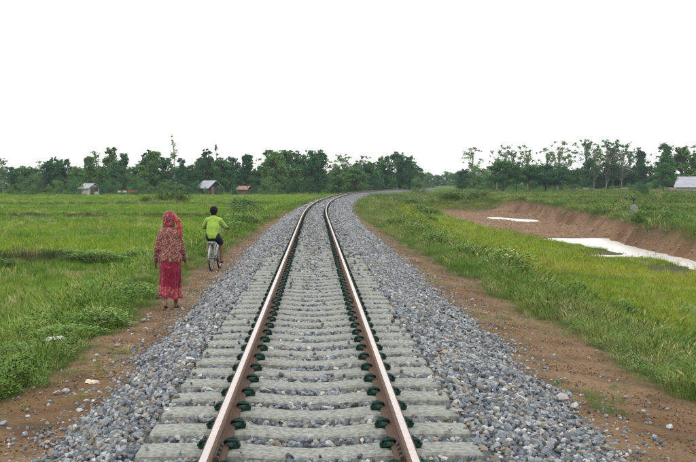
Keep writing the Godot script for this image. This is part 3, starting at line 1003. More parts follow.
func make_trees() -> void:
	var lib := {}
	var sd := 900
	for kind in ["broad", "parkland", "tall", "feathery", "spire", "thicket"]:
		lib[kind] = []
		for k in {"broad": 5, "parkland": 3, "tall": 4, "feathery": 5, "spire": 2, "thicket": 4}[kind]:
			lib[kind].append(make_tree(kind, sd))
			sd += 1
	var tints := []
	for c in [Color(0.06, 0.132, 0.045), Color(0.094, 0.172, 0.048), Color(0.044, 0.102, 0.042), Color(0.12, 0.195, 0.055)]:
		var m: StandardMaterial3D = M.leaf.duplicate()
		m.albedo_color = c.linear_to_srgb()
		tints.append(m)
	var r := RandomNumberGenerator.new()
	r.seed = 64
	var count := {}
	var put := func(kind: String, px: float, top: float, d: float, wide: float, tint: int, label: String, group: String, cat := "tree"):
		var p := ray_at(px, top, d)
		var g := gy(p.x, d)
		var h := p.y - g
		var k: int = count.get(kind, 0)
		count[kind] = k + 1
		var v: Array = lib[kind][k % lib[kind].size()]
		var o := thing({"thicket": "bush"}.get(kind, "tree"), label, cat, Vector3(p.x, g, -d), r.randf() * TAU, group)
		o.scale = Vector3(h / 10.0 * wide, h / 10.0, h / 10.0 * wide)
		part("trunk" if kind != "thicket" else "stem", v[0], M.barkpale if kind == "feathery" or kind == "spire" else M.bark, o)
		part("crown" if kind != "thicket" else "foliage", v[1], tints[tint], o)
	# the wood behind the paddy: pixel column, top row, kind, distance, width, tint
	var lw := "dense leafy tree in the wood behind the paddy field"
	var lt := "upright leafy tree rising from the wood behind the paddy field"
	var lf := "thin feathery tree rising above the wood behind the paddy field"
	var wood := [
		["broad", -14, 160, 285, 1.2, 0, lw], ["feathery", 3, 157, 275, 0.8, 0, lf], ["broad", 14, 172, 280, 1.1, 2, lw], ["broad", 30, 166, 276, 1.1, 0, lw], ["broad", 47, 160, 288, 0.9, 2, lw], ["tall", 56, 157, 290, 1.1, 0, lt], ["broad", 66, 158, 284, 1.0, 2, lw], ["feathery", 43, 160, 300, 1.0, 1, lf],
		["broad", 78, 166, 276, 1.1, 1, lw], ["tall", 88, 156, 288, 1.1, 1, lt], ["feathery", 97, 150, 296, 1.0, 1, lf], ["tall", 108, 147, 290, 1.1, 1, lt], ["broad", 116, 160, 282, 1.0, 0, lw], ["tall", 124, 153, 292, 0.9, 0, lt], ["broad", 136, 163, 280, 1.1, 1, lw], ["tall", 148, 150, 290, 1.3, 0, lt], ["tall", 153, 151, 284, 1.2, 1, lt], ["broad", 165, 156, 286, 1.0, 0, lw],
		["spire", 175, 133, 288, 1.0, 1, "tallest spire-like tree standing clear above the wood"], ["tall", 181, 158, 280, 0.9, 2, lt], ["broad", 192, 164, 284, 0.9, 0, lw], ["tall", 200, 158, 292, 0.9, 1, lt], ["tall", 208, 149, 284, 1.1, 2, lt], ["spire", 216, 141, 296, 0.9, 0, "slender spire-like tree behind the grey-roofed house"], ["broad", 222, 157, 282, 1.1, 0, lw], ["broad", 233, 156, 290, 0.9, 2, lw], ["tall", 246, 154, 286, 1.1, 2, lt], ["broad", 258, 166, 280, 0.9, 0, lw], ["feathery", 262, 158, 292, 0.9, 0, lf],
		["tall", 270, 150, 288, 1.5, 1, lt], ["broad", 277, 151, 278, 1.0, 1, lw], ["tall", 288, 150, 284, 1.4, 1, lt], ["tall", 296, 151, 292, 1.3, 0, lt],
		["broad", 310, 149, 268, 0.75, 2, "dark double-headed tree standing above the bend of the track"], ["broad", 319, 149, 270, 0.75, 2, lw],
		["feathery", 331, 158, 292, 1.2, 1, lf], ["feathery", 344, 153, 296, 1.3, 1, lf], ["broad", 338, 165, 284, 1.1, 1, lw], ["feathery", 360, 155, 292, 1.5, 0, lf], ["broad", 355, 166, 280, 1.2, 1, lw], ["broad", 372, 161, 290, 1.0, 0, lw], ["broad", 386, 155, 300, 0.9, 0, lw], ["broad", 399, 151, 304, 0.9, 2, "broad dark tree at the open end of the wood"], ["broad", 409, 155, 306, 0.7, 0, lw],
	]
	for w in wood: put.call(w[0], float(w[1]), float(w[2]), float(w[3]), float(w[4]), int(w[5]), w[6], "trees of the wood behind the paddy")
	# lower fill: second storey and the bushes at the edge of the wood
	for i in 34:
		var px := -16.0 + i * 13.0 + r.randf_range(-4, 4)
		put.call("broad", px, r.randf_range(163.0, 173.0), r.randf_range(300.0, 330.0), r.randf_range(1.2, 1.5), r.randi() % 3, "low leafy tree filling the inside of the wood", "low trees inside the wood")
	for i in 36:
		var px := -14.0 + i * 12.3 + r.randf_range(-3, 3)
		var top := r.randf_range(172.0, 185.0)
		if absf(px - 90.0) < 14.0 or absf(px - 212.0) < 13.0 or absf(px - 246.0) < 9.0: top = 187.0
		var dd := r.randf_range(262.0, 272.0)
		if absf(px - 330.0) < 30.0: dd = 290.0
		if px > 350.0: dd = 300.0
		put.call("thicket", px, top, dd, r.randf_range(0.75, 1.15), r.randi() % 4, "rounded green bush along the edge of the wood", "bushes along the edge of the wood", "bush")
	# bushes half hiding the huts
	for q in [[80.0, 182.0, 256.0, 0.5, 1], [101.5, 182.0, 255.0, 0.45, 2], [93.0, 187.0, 253.0, 0.45, 0], [197.0, 181.0, 257.0, 0.45, 2], [220.0, 184.0, 256.0, 0.5, 0], [206.0, 186.0, 253.0, 0.5, 1], [236.0, 184.0, 262.0, 0.45, 0], [251.0, 187.5, 260.0, 0.5, 2], [122.0, 190.0, 254.0, 0.5, 2], [137.0, 190.0, 254.0, 0.5, 0]]:
		put.call("thicket", q[0], q[1], q[2], q[3] * 1.6, q[4], "bush half hiding a hut at the edge of the wood", "bushes before the huts", "bush")
	# undergrowth at the feet of the grove
	for i in 30:
		var px := 484.0 + i * 7.6 + r.randf_range(-2.5, 2.5)
		if absf(px - 683.0) < 14.0: continue
		put.call("thicket", px, r.randf_range(182.0, 187.5), r.randf_range(262.0, 300.0), r.randf_range(1.0, 1.7), r.randi() % 4, "low undergrowth bush at the foot of the meadow grove", "undergrowth of the grove", "bush")
	# far, hazy line of trees between the wood and the grove
	for i in 36:
		var px := 402.0 + i * 8.4 + r.randf_range(-3, 3)
		put.call("broad", px, r.randf_range(170.5, 175.0), r.randf_range(520.0, 640.0), r.randf_range(1.2, 1.6), r.randi() % 2, "small hazy tree of the far tree line", "trees of the far tree line")
	# the grove beyond the meadow
	var ld := "dense dark tree with bare lower trunk in the meadow grove"
	var le := "tall feathery tree with pale thin trunk in the meadow grove"
	var lg := "leafy tree of the grove beyond the meadow"
	var grove := [
		["broad", 462, 168, 330, 1.0, 2, "small round dark tree standing apart before the far tree line"], ["feathery", 474, 146, 345, 1.2, 1, "lone feathery tree standing clear between wood and grove"],
		["feathery", 497, 150, 320, 1.0, 0, le], ["feathery", 504, 143, 325, 0.8, 0, le], ["feathery", 514, 149, 330, 1.0, 1, le], ["feathery", 528, 144, 325, 1.0, 1, le], ["feathery", 546, 147, 330, 1.1, 1, le], ["feathery", 558, 141, 325, 1.2, 1, le], ["feathery", 568, 148, 335, 1.1, 1, le],
		["parkland", 503, 160, 250, 1.2, 0, ld], ["parkland", 517, 161, 255, 1.2, 2, ld], ["parkland", 530, 163, 250, 1.1, 0, ld], ["parkland", 545, 164, 255, 1.2, 2, ld], ["parkland", 559, 165, 250, 1.1, 2, ld],
		["feathery", 588, 138, 320, 1.1, 0, le], ["feathery", 594, 142, 318, 0.9, 1, le], ["feathery", 606, 141, 322, 1.2, 0, le], ["feathery", 613, 139, 326, 1.3, 1, le], ["feathery", 622, 141, 322, 1.1, 0, le], ["feathery", 629, 150, 330, 1.0, 1, le], ["broad", 588, 157, 315, 0.7, 2, lg], ["broad", 600, 166, 325, 1.2, 0, lg], ["broad", 618, 165, 330, 1.4, 0, lg], ["broad", 634, 166, 330, 1.2, 0, lg],
		["tall", 641, 150, 318, 0.8, 2, lg], ["feathery", 642, 146, 320, 0.9, 0, le], ["tall", 663, 144, 315, 1.1, 0, lg], ["feathery", 668, 142, 318, 1.2, 0, le], ["tall", 681, 147, 316, 1.4, 1, lg], ["feathery", 694, 145, 320, 1.2, 1, le], ["tall", 701, 150, 318, 1.4, 1, lg], ["broad", 576, 167, 330, 1.2, 1, lg], ["broad", 650, 165, 330, 1.3, 1, lg], ["broad", 708, 158, 325, 1.3, 0, lg],
		["parkland", 664, 162, 240, 0.85, 0, "dark round tree standing before the pale-roofed house"],
	]
	for w in grove: put.call(w[0], float(w[1]), float(w[2]), float(w[3]), float(w[4]), int(w[5]), w[6], "trees of the grove beyond the meadow")
	put.call("thicket", 641.0, 181.5, 175.0, 1.2, 2, "broad dark bush standing alone on the meadow", "", "bush")
	for i in 42:
		var px := 470.0 + i * 5.8 + r.randf_range(-3, 3)
		put.call("thicket", px, r.randf_range(166.0, 178.0), r.randf_range(335.0, 350.0), r.randf_range(1.1, 1.6), r.randi() % 4, "bush filling the foot of the grove beyond the meadow", "bushes of the grove", "bush")

# ------------------------------------------------------------------ houses and small structures
func house(called: String, label: String, px: float, d: float, turn: float, size: Vector3, ridge: float, wallm: Material, roofm: Material) -> void:
	var p := ray_at(px, 195.0, d)
	var o := thing(called, label, "house", Vector3(p.x, gy(p.x, d) - 0.05, -d), turn)
	var w := size.x * 0.5
	var l := size.z * 0.5
	var h := size.y
	var st := stool()
	# walls with the openings left for door and windows: front is -Z .. built as piers and panels
	box(st, at(Vector3(0, h * 0.5, l - 0.06)), Vector3(w * 2.0, h, 0.12))
	box(st, at(Vector3(-w + 0.06, h * 0.5, 0)), Vector3(0.12, h, l * 2.0 - 0.26))
	box(st, at(Vector3(w - 0.06, h * 0.5, 0)), Vector3(0.12, h, l * 2.0 - 0.26))
	box(st, at(Vector3(0, h * 0.5, -l + 0.06)), Vector3(w * 2.0, h, 0.12))
	st.set_smooth_group(-1)
	for s in [-1.0, 1.0]:
		for f in [1, -1]:
			var a := Vector3(-w, h, s * (l - 0.02))
			var b := Vector3(w, h, s * (l - 0.02))
			var c := Vector3(0, h + ridge, s * (l - 0.02))
			if f * s > 0: st.add_vertex(a); st.add_vertex(c); st.add_vertex(b)
			else: st.add_vertex(a - Vector3(0, 0, s * 0.1)); st.add_vertex(b - Vector3(0, 0, s * 0.1)); st.add_vertex(c - Vector3(0, 0, s * 0.1))
	part("wall", done(st), wallm, o)
	var rf := stool()
	for s in [-1.0, 1.0]:
		var slope := atan2(ridge, w)
		var len := sqrt(w * w + ridge * ridge) + 0.6
		var mid := Vector3(s * (w + 0.5) * 0.5, h + ridge * 0.5 - 0.15 + 0.06, 0)
		box(rf, Transform3D(Basis(Vector3.FORWARD, s * slope), mid), Vector3(len, 0.06, l * 2.0 + 1.0))
		# ridges of the corrugated sheets
		for k in int(l * 2.0 / 0.5) + 2:
			box(rf, Transform3D(Basis(Vector3.FORWARD, s * slope), mid + Vector3(0, 0.045, -l - 0.45 + k * 0.5)), Vector3(len, 0.04, 0.12))
	part("roof", done(rf), roofm, o)
	var dr := stool()
	box(dr, at(Vector3(-w * 0.35, 0.98, l + 0.02)), Vector3(0.85, 1.9, 0.05), 0.01)
	part("door", done(dr), M.wood, o)
	for q in [Vector3(w * 0.4, 1.3, l + 0.02)]:
		var fr := stool()
		box(fr, at(q), Vector3(1.1, 0.95, 0.06), 0.01)
		var wn := part("window", done(fr), M.wood, o)
		var pn := stool()
		box(pn, at(q + Vector3(0, 0, 0.035)), Vector3(0.95, 0.8, 0.02))
		part("pane", done(pn), M.glass, wn)

func make_houses() -> void:
	house("house", "small whitewashed hut with pale sheet roof at the wood's edge", 90.0, 262.0, 0.75, Vector3(2.6, 1.7, 3.0), 0.8, M.plaster, M.roof)
	house("house", "wooden house with long grey-white roof at the wood's edge", 210.0, 263.0, 0.75, Vector3(3.4, 1.8, 3.4), 1.3, M.darkwood, M.roof)
	house("house", "little hut with reddish-brown roof at the wood's edge", 244.0, 270.0, 1.2, Vector3(1.8, 1.4, 2.0), 0.5, M.wood, M.roofrust)
	house("house", "low house with wide pale grey roof beyond the meadow", 696.0, 262.0, 1.1, Vector3(7.0, 1.4, 7.0), 2.0, M.plaster, M.roof)
	# brown bank behind the meadow
	var st := stool()
	var pts := []
	for k in 15:
		var px := 572.0 + k * 9.0
		var p := ray_at(px, 190.0, 300.0 + 3.0 * sin(k * 1.7))
		pts.append(Vector3(p.x, gy(p.x, 300.0), p.z))
	st.set_smooth_group(0)
	for k in 14:
		var h0 := 0.7 + 0.3 * sin(k * 1.3)
		var h1 := 0.7 + 0.3 * sin((k + 1) * 1.3)
		var a: Vector3 = pts[k]
		var b: Vector3 = pts[k + 1]
		quad(st, a + Vector3(0, -0.3, 2), a + Vector3(0, h0, 0), b + Vector3(0, h1, 0), b + Vector3(0, -0.3, 2))
		quad(st, a + Vector3(0, h0, 0), a + Vector3(0, -0.3, -3), b + Vector3(0, -0.3, -3), b + Vector3(0, h1, 0))
	var m: StandardMaterial3D = mat_plain(Color(0.11, 0.078, 0.06), 0.95)
	struct("earth_bank", done(st), m, "low brown earth bank at the back of the meadow before the grove", "bank")
	# low fence with white and red boards before the wood
	var p0 := ray_at(128.0, 196.0, 258.0)
	var o := thing("board_fence", "low fence of white and red boards before the wood", "fence", Vector3(p0.x, gy(p0.x, 258.0), -258.0))
	var red := mat_plain(Color(0.22, 0.06, 0.04), 0.8)
	var wht := mat_plain(Color(0.34, 0.33, 0.3), 0.8)
	for k in 6:
		var b := stool()
		box(b, at(Vector3(-1.8 + k * 0.62, 0.85, 0)), Vector3(0.58, 0.36, 0.04), 0.01)
		part("board", done(b), red if k > 2 else wht, o)
	for k in 4:
		var b := stool()
		box(b, at(Vector3(-2.0 + k * 1.25, 0.6, -0.06)), Vector3(0.08, 1.3, 0.08), 0.01)
		part("post", done(b), M.wood, o)
	# weathered mound in the meadow
	var g := stool()
	g.set_smooth_group(0)
	var mx := ray_at(634.0, 217.0, 83.0).x
	var rings := []
	for k in 6:
		var h := k / 5.0
		var ring := []
		for j in 12:
			var a := TAU * j / 12.0
			var rad := (0.42 * (1.0 - h * 0.55) + 0.05 * nf.get_noise_2d(j * 30.0, k * 40.0)) * (0.05 if k == 5 else 1.0)
			ring.append(Vector3(cos(a) * rad, -0.1 + h * 1.0, sin(a) * rad * 0.85))
		rings.append(ring)
	for k in 5:
		for j in 12: quad(g, rings[k][j], rings[k][(j + 1) % 12], rings[k + 1][(j + 1) % 12], rings[k + 1][j])
	var mo := thing("tree_stump", "grey weathered stump with a dark twig in the meadow", "stump", Vector3(mx, gy(mx, 83.0), -83.0))
	part("stump_wood", done(g), tri(mat_plain(Color.WHITE, 0.95), noise_tex(0.05, 128, 61, [[0.0, Color(0.07, 0.065, 0.06)], [1.0, Color(0.18, 0.17, 0.16)]]), 1.5), mo)
	var tw := stool()
	tube(tw, [Vector3(0, 0.8, 0), Vector3(-0.05, 1.15, 0), Vector3(-0.22, 1.38, 0.05)], [0.05, 0.04, 0.02], 5)
	tube(tw, [Vector3(-0.05, 1.1, 0), Vector3(0.1, 1.28, 0)], [0.035, 0.015], 5)
	part("twig", done(tw), M.black, mo)

func make_water() -> void:
	var st := stool()
	st.set_smooth_group(0)
	quad(st, Vector3(13.0, -2.3, 0), Vector3(13.0, -2.3, -150), Vector3(28.0, -2.3, -150), Vector3(28.0, -2.3, 0))
	struct("water", done(st), M.water, "pale milky water standing in the bottom of the pit", "water")

# ------------------------------------------------------------------ loose stones and clods
func make_loose() -> void:
	var r := RandomNumberGenerator.new()
	r.seed = 91
	var rocks := []
	for k in 5: rocks.append(rock_mesh(300 + k))
	# pebbles and clods on the dirt: beyond counting
	var T := [[], [], [], [], []]
	var C := [[], [], [], [], []]
	for i in 42000:
		var d := 7.0 + 45.0 * pow(r.randf(), 1.6)
		var left := r.randf() < 0.45
		var u := -r.randf_range(1.8, 3.1) if left else r.randf_range(2.2, 4.1)
		if bare(u, d) < 0.4 or not in_view(u, d, 1.5): continue
		var toe := toe_l(d) if left else toe_r(d)
		var near_toe := exp(-(absf(u) - toe) * 3.5)
		var stone := r.randf() < 0.12 + 0.75 * near_toe
		if not stone and r.randf() < 0.3: continue
		var s := r.randf_range(0.008, 0.026) if not stone else r.randf_range(0.016, 0.05)
		if stone and r.randf() > 0.12 + near_toe * 0.8: continue
		var k := r.randi() % 5
		T[k].append(Transform3D(rand_basis(r).scaled(Vector3.ONE * s), Vector3(u, gy(u, d) + s * 0.12, -d)))
		C[k].append(stone_colour(r) if stone else vary(Color(0.13, 0.08, 0.043), r, 0.45))
	# crumbled clods over the faces and floor of the pit
	var CT := [[], [], [], [], []]
	var CC := [[], [], [], [], []]
	for i in 26000:
		var d := r.randf_range(48.0, 155.0)
		var x := r.randf_range(14.0, 27.0)
		var p := pit(x, d)
		if p < 0.12: continue
		var y := gy(x, d)
		if y < -2.3: continue
		var s := r.randf_range(0.05, 0.16) * (1.6 if r.randf() < 0.1 else 1.0)
		var k := r.randi() % 5
		CT[k].append(Transform3D(rand_basis(r).scaled(Vector3(1.0, 0.7, 1.0) * s), Vector3(x, y + s * 0.05, -d)))
		CC[k].append(vary(Color(0.22, 0.145, 0.092), r, 0.3))
	var croot := thing("clods", "crumbled brown clods over the banks and floor of the pit", "clods")
	croot.set_meta("kind", "stuff")
	for k in 5: multi("earth_clods", rocks[k], M.stone, CT[k], CC[k], croot)
	var root := thing("pebbles", "small pebbles and clods strewn over the bare dirt strips", "pebbles")
	root.set_meta("kind", "stuff")
	for k in 5: multi("dirt_pebbles", rocks[k], M.stone, T[k], C[k], root)
	# bigger ones that can be told apart: pixel, size
	var lab := "loose grey stone rolled off the ballast onto the footpath"
	var labr := "loose grey stone lying on the wide bare dirt strip"
	for q in [[66, 393, 0.1, 0], [57, 395, 0.09, 0], [28, 418, 0.06, 0], [75, 430, 0.08, 0], [97, 357, 0.08, 0], [118, 347, 0.09, 0], [94, 362, 0.06, 0], [143, 322, 0.1, 0], [149, 318, 0.07, 0], [146, 329, 0.06, 0], [25, 437, 0.07, 0], [4, 426, 0.09, 0], [47, 444, 0.06, 0], [80, 412, 0.07, 0], [87, 402, 0.06, 0],
		[562, 402, 0.16, 1], [575, 409, 0.1, 1], [554, 357, 0.07, 1], [472, 301, 0.09, 1], [568, 396, 0.09, 1], [670, 429, 0.09, 1], [625, 398, 0.06, 1], [597, 352, 0.05, 1], [541, 389, 0.07, 1], [588, 427, 0.07, 1], [643, 412, 0.05, 1], [520, 345, 0.05, 1], [606, 418, 0.06, 1], [655, 440, 0.08, 1]]:
		var p := ground_point(q[0], q[1])
		var s: float = q[2]
		var o := MeshInstance3D.new()
		o.name = numbered("loose_stone")
		o.mesh = rocks[r.randi() % 5]
		var c := [Color(0.2, 0.215, 0.24), Color(0.32, 0.32, 0.32), Color(0.26, 0.24, 0.22)][r.randi() % 3] as Color
		var m: StandardMaterial3D = M.stone.duplicate()
		m.vertex_color_use_as_albedo = false
		m.albedo_color = c.linear_to_srgb()
		o.material_override = m
		add_child(o)
		o.transform = Transform3D(Basis(Vector3.UP, r.randf() * TAU).scaled(Vector3.ONE * s), p + Vector3.UP * s * 0.22)
		tag(o, lab if q[3] == 0 else labr, "stone", "loose stones on the dirt")
	# pale scraps in the grass and on the path
	for q in [[52, 349, 0.11, "crumpled white scrap lying in the weeds by the footpath"], [32, 358, 0.1, "pale scrap of litter half sunk in the weeds"], [92, 383, 0.1, "flat pale slab of stone lying on the footpath"], [59, 348, 0.07, "small white scrap beside a crumpled one in the weeds"]]:
		var p := ground_point(q[0], q[1])
		var st := stool()
		st.set_smooth_group(-1)
		var n := 6
		var g := []
		for i in n:
			var row := []
			for j in n: row.append(Vector3((i - 2.5) / 2.5 * q[2] + r.randf_range(-0.01, 0.01), r.randf_range(0.0, 0.02) + 0.012 * (1.0 if i > 0 and j > 0 and i < 5 and j < 5 else -1.0), (j - 2.5) / 2.5 * q[2] * 0.7 * (1.0 - 0.08 * pow(i - 2.5, 2.0) * 0.8) + r.randf_range(-0.02, 0.02)))
			g.append(row)
		for i in n - 1:
			for j in n - 1:
				quad(st, g[i][j], g[i][j + 1], g[i + 1][j + 1], g[i + 1][j])
				quad(st, g[i][j] - Vector3.UP * 0.018, g[i + 1][j] - Vector3.UP * 0.018, g[i + 1][j + 1] - Vector3.UP * 0.018, g[i][j + 1] - Vector3.UP * 0.018)
		var o := MeshInstance3D.new()
		var slab: bool = (q[3] as String).begins_with("flat")
		o.name = numbered("flat_stone" if slab else "litter_scrap")
		o.mesh = done(st)
		o.material_override = mat_plain(Color(0.36, 0.3, 0.23) if slab else Color(0.42, 0.41, 0.38), 0.85)
		add_child(o)
		o.position = p + Vector3.UP * (0.0 if slab else 0.12)
		o.rotation.y = r.randf() * TAU
		tag(o, q[3], "stone" if slab else "litter")

func ground_point(px: float, py: float) -> Vector3:
	var a := 4.0
	var b := 120.0
	for k in 40:
		var m := (a + b) * 0.5
		var p := ray_at(px, py, m)
		if p.y > gy(p.x, m): a = m
		else: b = m
	var q := ray_at(px, py, a)
	return Vector3(q.x, gy(q.x, a), -a)

# ------------------------------------------------------------------ people: distance fields meshed as surface nets
# a bone: [from, to, radius from, radius to, depth factor (z squashed), blend]
func field_mesh(bones: Array, cell: float, colour = null, flat := -99.0) -> ArrayMesh:
	var lo := Vector3.ONE * 1e9
	var hi := -lo
	for b in bones:
		var rr: float = maxf(b[2], b[3]) + cell * 4.0
		for e in [b[0], b[1]]:
			lo = lo.min(e - Vector3.ONE * rr)
			hi = hi.max(e + Vector3.ONE * rr)
	var n := Vector3i(((hi - lo) / cell).ceil()) + Vector3i.ONE
	var D := PackedFloat32Array()
	D.resize(n.x * n.y * n.z)
	D.fill(1.0)
	for b in bones:
		var rr: float = maxf(b[2], b[3]) + cell * 3.0 + b[5]
		var q0 := Vector3i((((b[0] as Vector3).min(b[1]) - Vector3.ONE * rr - lo) / cell).floor()).clamp(Vector3i.ZERO, n - Vector3i.ONE)
		var q1 := Vector3i((((b[0] as Vector3).max(b[1]) + Vector3.ONE * rr - lo) / cell).ceil()).clamp(Vector3i.ZERO, n - Vector3i.ONE)
		var A: Vector3 = b[0]
		var AB: Vector3 = b[1] - A
		var zs: float = 1.0 / b[4]
		AB.z *= zs
		var ab2 := maxf(AB.dot(AB), 1e-9)
		var ra: float = b[2]
		var dr: float = b[3] - b[2]
		var k: float = b[5]
		for z in range(q0.z, q1.z + 1):
			for y in range(q0.y, q1.y + 1):
				var row := (z * n.y + y) * n.x
				for x in range(q0.x, q1.x + 1):
					var p := lo + Vector3(x, y, z) * cell - A
					p.z *= zs
					var t := clampf(p.dot(AB) / ab2, 0.0, 1.0)
					var dist := ((p - AB * t).length() - ra - dr * t) * minf(1.0, b[4])
					var old := D[row + x]
					if k > 0.0:
						var h := maxf(k - absf(old - dist), 0.0) / k
						D[row + x] = minf(old, dist) - h * h * k * 0.25
					else: D[row + x] = minf(old, dist)
	var P := PackedVector3Array()
	var idx := PackedInt32Array()
	idx.resize(D.size())
	idx.fill(-1)
	var sx := 1
	var sy := n.x
	var sz := n.x * n.y
	var corner := [0, sx, sy, sx + sy, sz, sx + sz, sy + sz, sx + sy + sz]
	var edges := [[0, 1], [2, 3], [4, 5], [6, 7], [0, 2], [1, 3], [4, 6], [5, 7], [0, 4], [1, 5], [2, 6], [3, 7]]
	for z in n.z - 1:
		for y in n.y - 1:
			for x in n.x - 1:
				var i := z * sz + y * sy + x
				var m := 0
				for c in 8:
					if D[i + corner[c]] < 0.0: m |= 1 << c
				if m == 0 or m == 255: continue
				var s := Vector3.ZERO
				var w := 0
				for e in edges:
					var a := D[i + corner[e[0]]]
					var b := D[i + corner[e[1]]]
					if (a < 0.0) != (b < 0.0):
						var t := a / (a - b)
						s += Vector3(e[0] & 1, (e[0] >> 1) & 1, e[0] >> 2).lerp(Vector3(e[1] & 1, (e[1] >> 1) & 1, e[1] >> 2), t)
						w += 1
				idx[i] = P.size()
				var p := lo + (Vector3(x, y, z) + s / w) * cell
				if p.y < flat: p.y = flat
				P.append(p)
	var I := PackedInt32Array()
	for z in range(1, n.z - 1):
		for y in range(1, n.y - 1):
			for x in range(1, n.x - 1):
				var i := z * sz + y * sy + x
				var a := D[i] < 0.0
				for ax in 3:
					var st: int = [sx, sy, sz][ax]
					if a == (D[i + st] < 0.0): continue
					var u: int = [sy, sz, sx][ax]
					var v: int = [sz, sx, sy][ax]
					var q0 := idx[i]
					var q1 := idx[i - u]
					var q2 := idx[i - u - v]
					var q3 := idx[i - v]
					if q0 < 0 or q1 < 0 or q2 < 0 or q3 < 0: continue
					if a: I.append_array([q0, q2, q1, q0, q3, q2])
					else: I.append_array([q0, q1, q2, q0, q2, q3])
	var N := PackedVector3Array()
	N.resize(P.size())
	for i in range(0, I.size(), 3):
		var f := (P[I[i + 2]] - P[I[i]]).cross(P[I[i + 1]] - P[I[i]])
		for k in 3: N[I[i + k]] += f
	var C := PackedColorArray()
	for i in P.size():
		N[i] = N[i].normalized()
		if colour != null: C.append(colour.call(P[i]))
	return arr_mesh(P, N, C, I)

func hand(bones: Array, wrist: Vector3, dir: Vector3, out: Vector3, s: float) -> void:   # relaxed hand: dir along the forearm, out = side of the thumb
	var fwd := dir.normalized()
	var across := (out - fwd * out.dot(fwd)).normalized()
	var palm := fwd.cross(across)
	var c := wrist + fwd * 0.045 * s
	bones.append([wrist, c + across * 0.015 * s, 0.021 * s, 0.023 * s, 1.0, 0.01])
	bones.append([wrist, c - across * 0.02 * s, 0.02 * s, 0.02 * s, 1.0, 0.01])
	for k in 4:
		var b := wrist + fwd * (0.08 - 0.005 * absf(k - 1.3)) * s + across * (0.028 - 0.019 * k) * s
		var l: float = [0.066, 0.075, 0.07, 0.055][k] * s
		var m := b + fwd * l * 0.5 + palm * 0.008 * s
		bones.append([wrist + fwd * 0.05 * s + across * (0.02 - 0.013 * k) * s, b, 0.011 * s, 0.0095 * s, 1.0, 0.006])
		bones.append([b, m, 0.0095 * s, 0.009 * s, 1.0, 0.003])
		bones.append([m, m + (fwd * 0.8 + palm * 0.6).normalized() * l * 0.5, 0.009 * s, 0.0075 * s, 1.0, 0.003])
	var tb := wrist + fwd * 0.03 * s + across * 0.03 * s
	bones.append([wrist + fwd * 0.015 * s + across * 0.012 * s, tb, 0.014 * s, 0.012 * s, 1.0, 0.006])
	bones.append([tb, tb + (fwd + across * 0.45).normalized() * 0.05 * s, 0.0115 * s, 0.009 * s, 1.0, 0.003])

func head_bones(bones: Array, c: Vector3, s: float, f: Vector3) -> void:   # c = centre of the skull, f = where the face points
	var side := Vector3.UP.cross(f).normalized()
	bones.append([c + f * -0.012 * s + Vector3.UP * 0.02 * s, c + f * 0.012 * s + Vector3.UP * 0.02 * s, 0.084 * s, 0.08 * s, 1.0, 0.02])
	bones.append([c + f * 0.02 * s - Vector3.UP * 0.03 * s, c + f * 0.045 * s - Vector3.UP * 0.075 * s, 0.062 * s, 0.04 * s, 1.0, 0.03])
	bones.append([c + f * 0.085 * s, c + f * 0.1 * s - Vector3.UP * 0.03 * s, 0.01 * s, 0.014 * s, 1.0, 0.008])
	bones.append([c + f * 0.082 * s - Vector3.UP * 0.058 * s + side * 0.016 * s, c + f * 0.082 * s - Vector3.UP * 0.058 * s - side * 0.016 * s, 0.008 * s, 0.008 * s, 1.0, 0.006])
	for k in [-1.0, 1.0]:
		bones.append([c + f * 0.08 * s + side * k * 0.03 * s + Vector3.UP * 0.008 * s, c + f * 0.078 * s + side * k * 0.04 * s + Vector3.UP * 0.008 * s, 0.011 * s, 0.01 * s, 1.0, 0.006])
		bones.append([c + side * k * 0.08 * s + Vector3.UP * 0.01 * s, c + side * k * 0.086 * s - Vector3.UP * 0.025 * s - f * 0.008 * s, 0.014 * s, 0.01 * s, 1.0, 0.008])

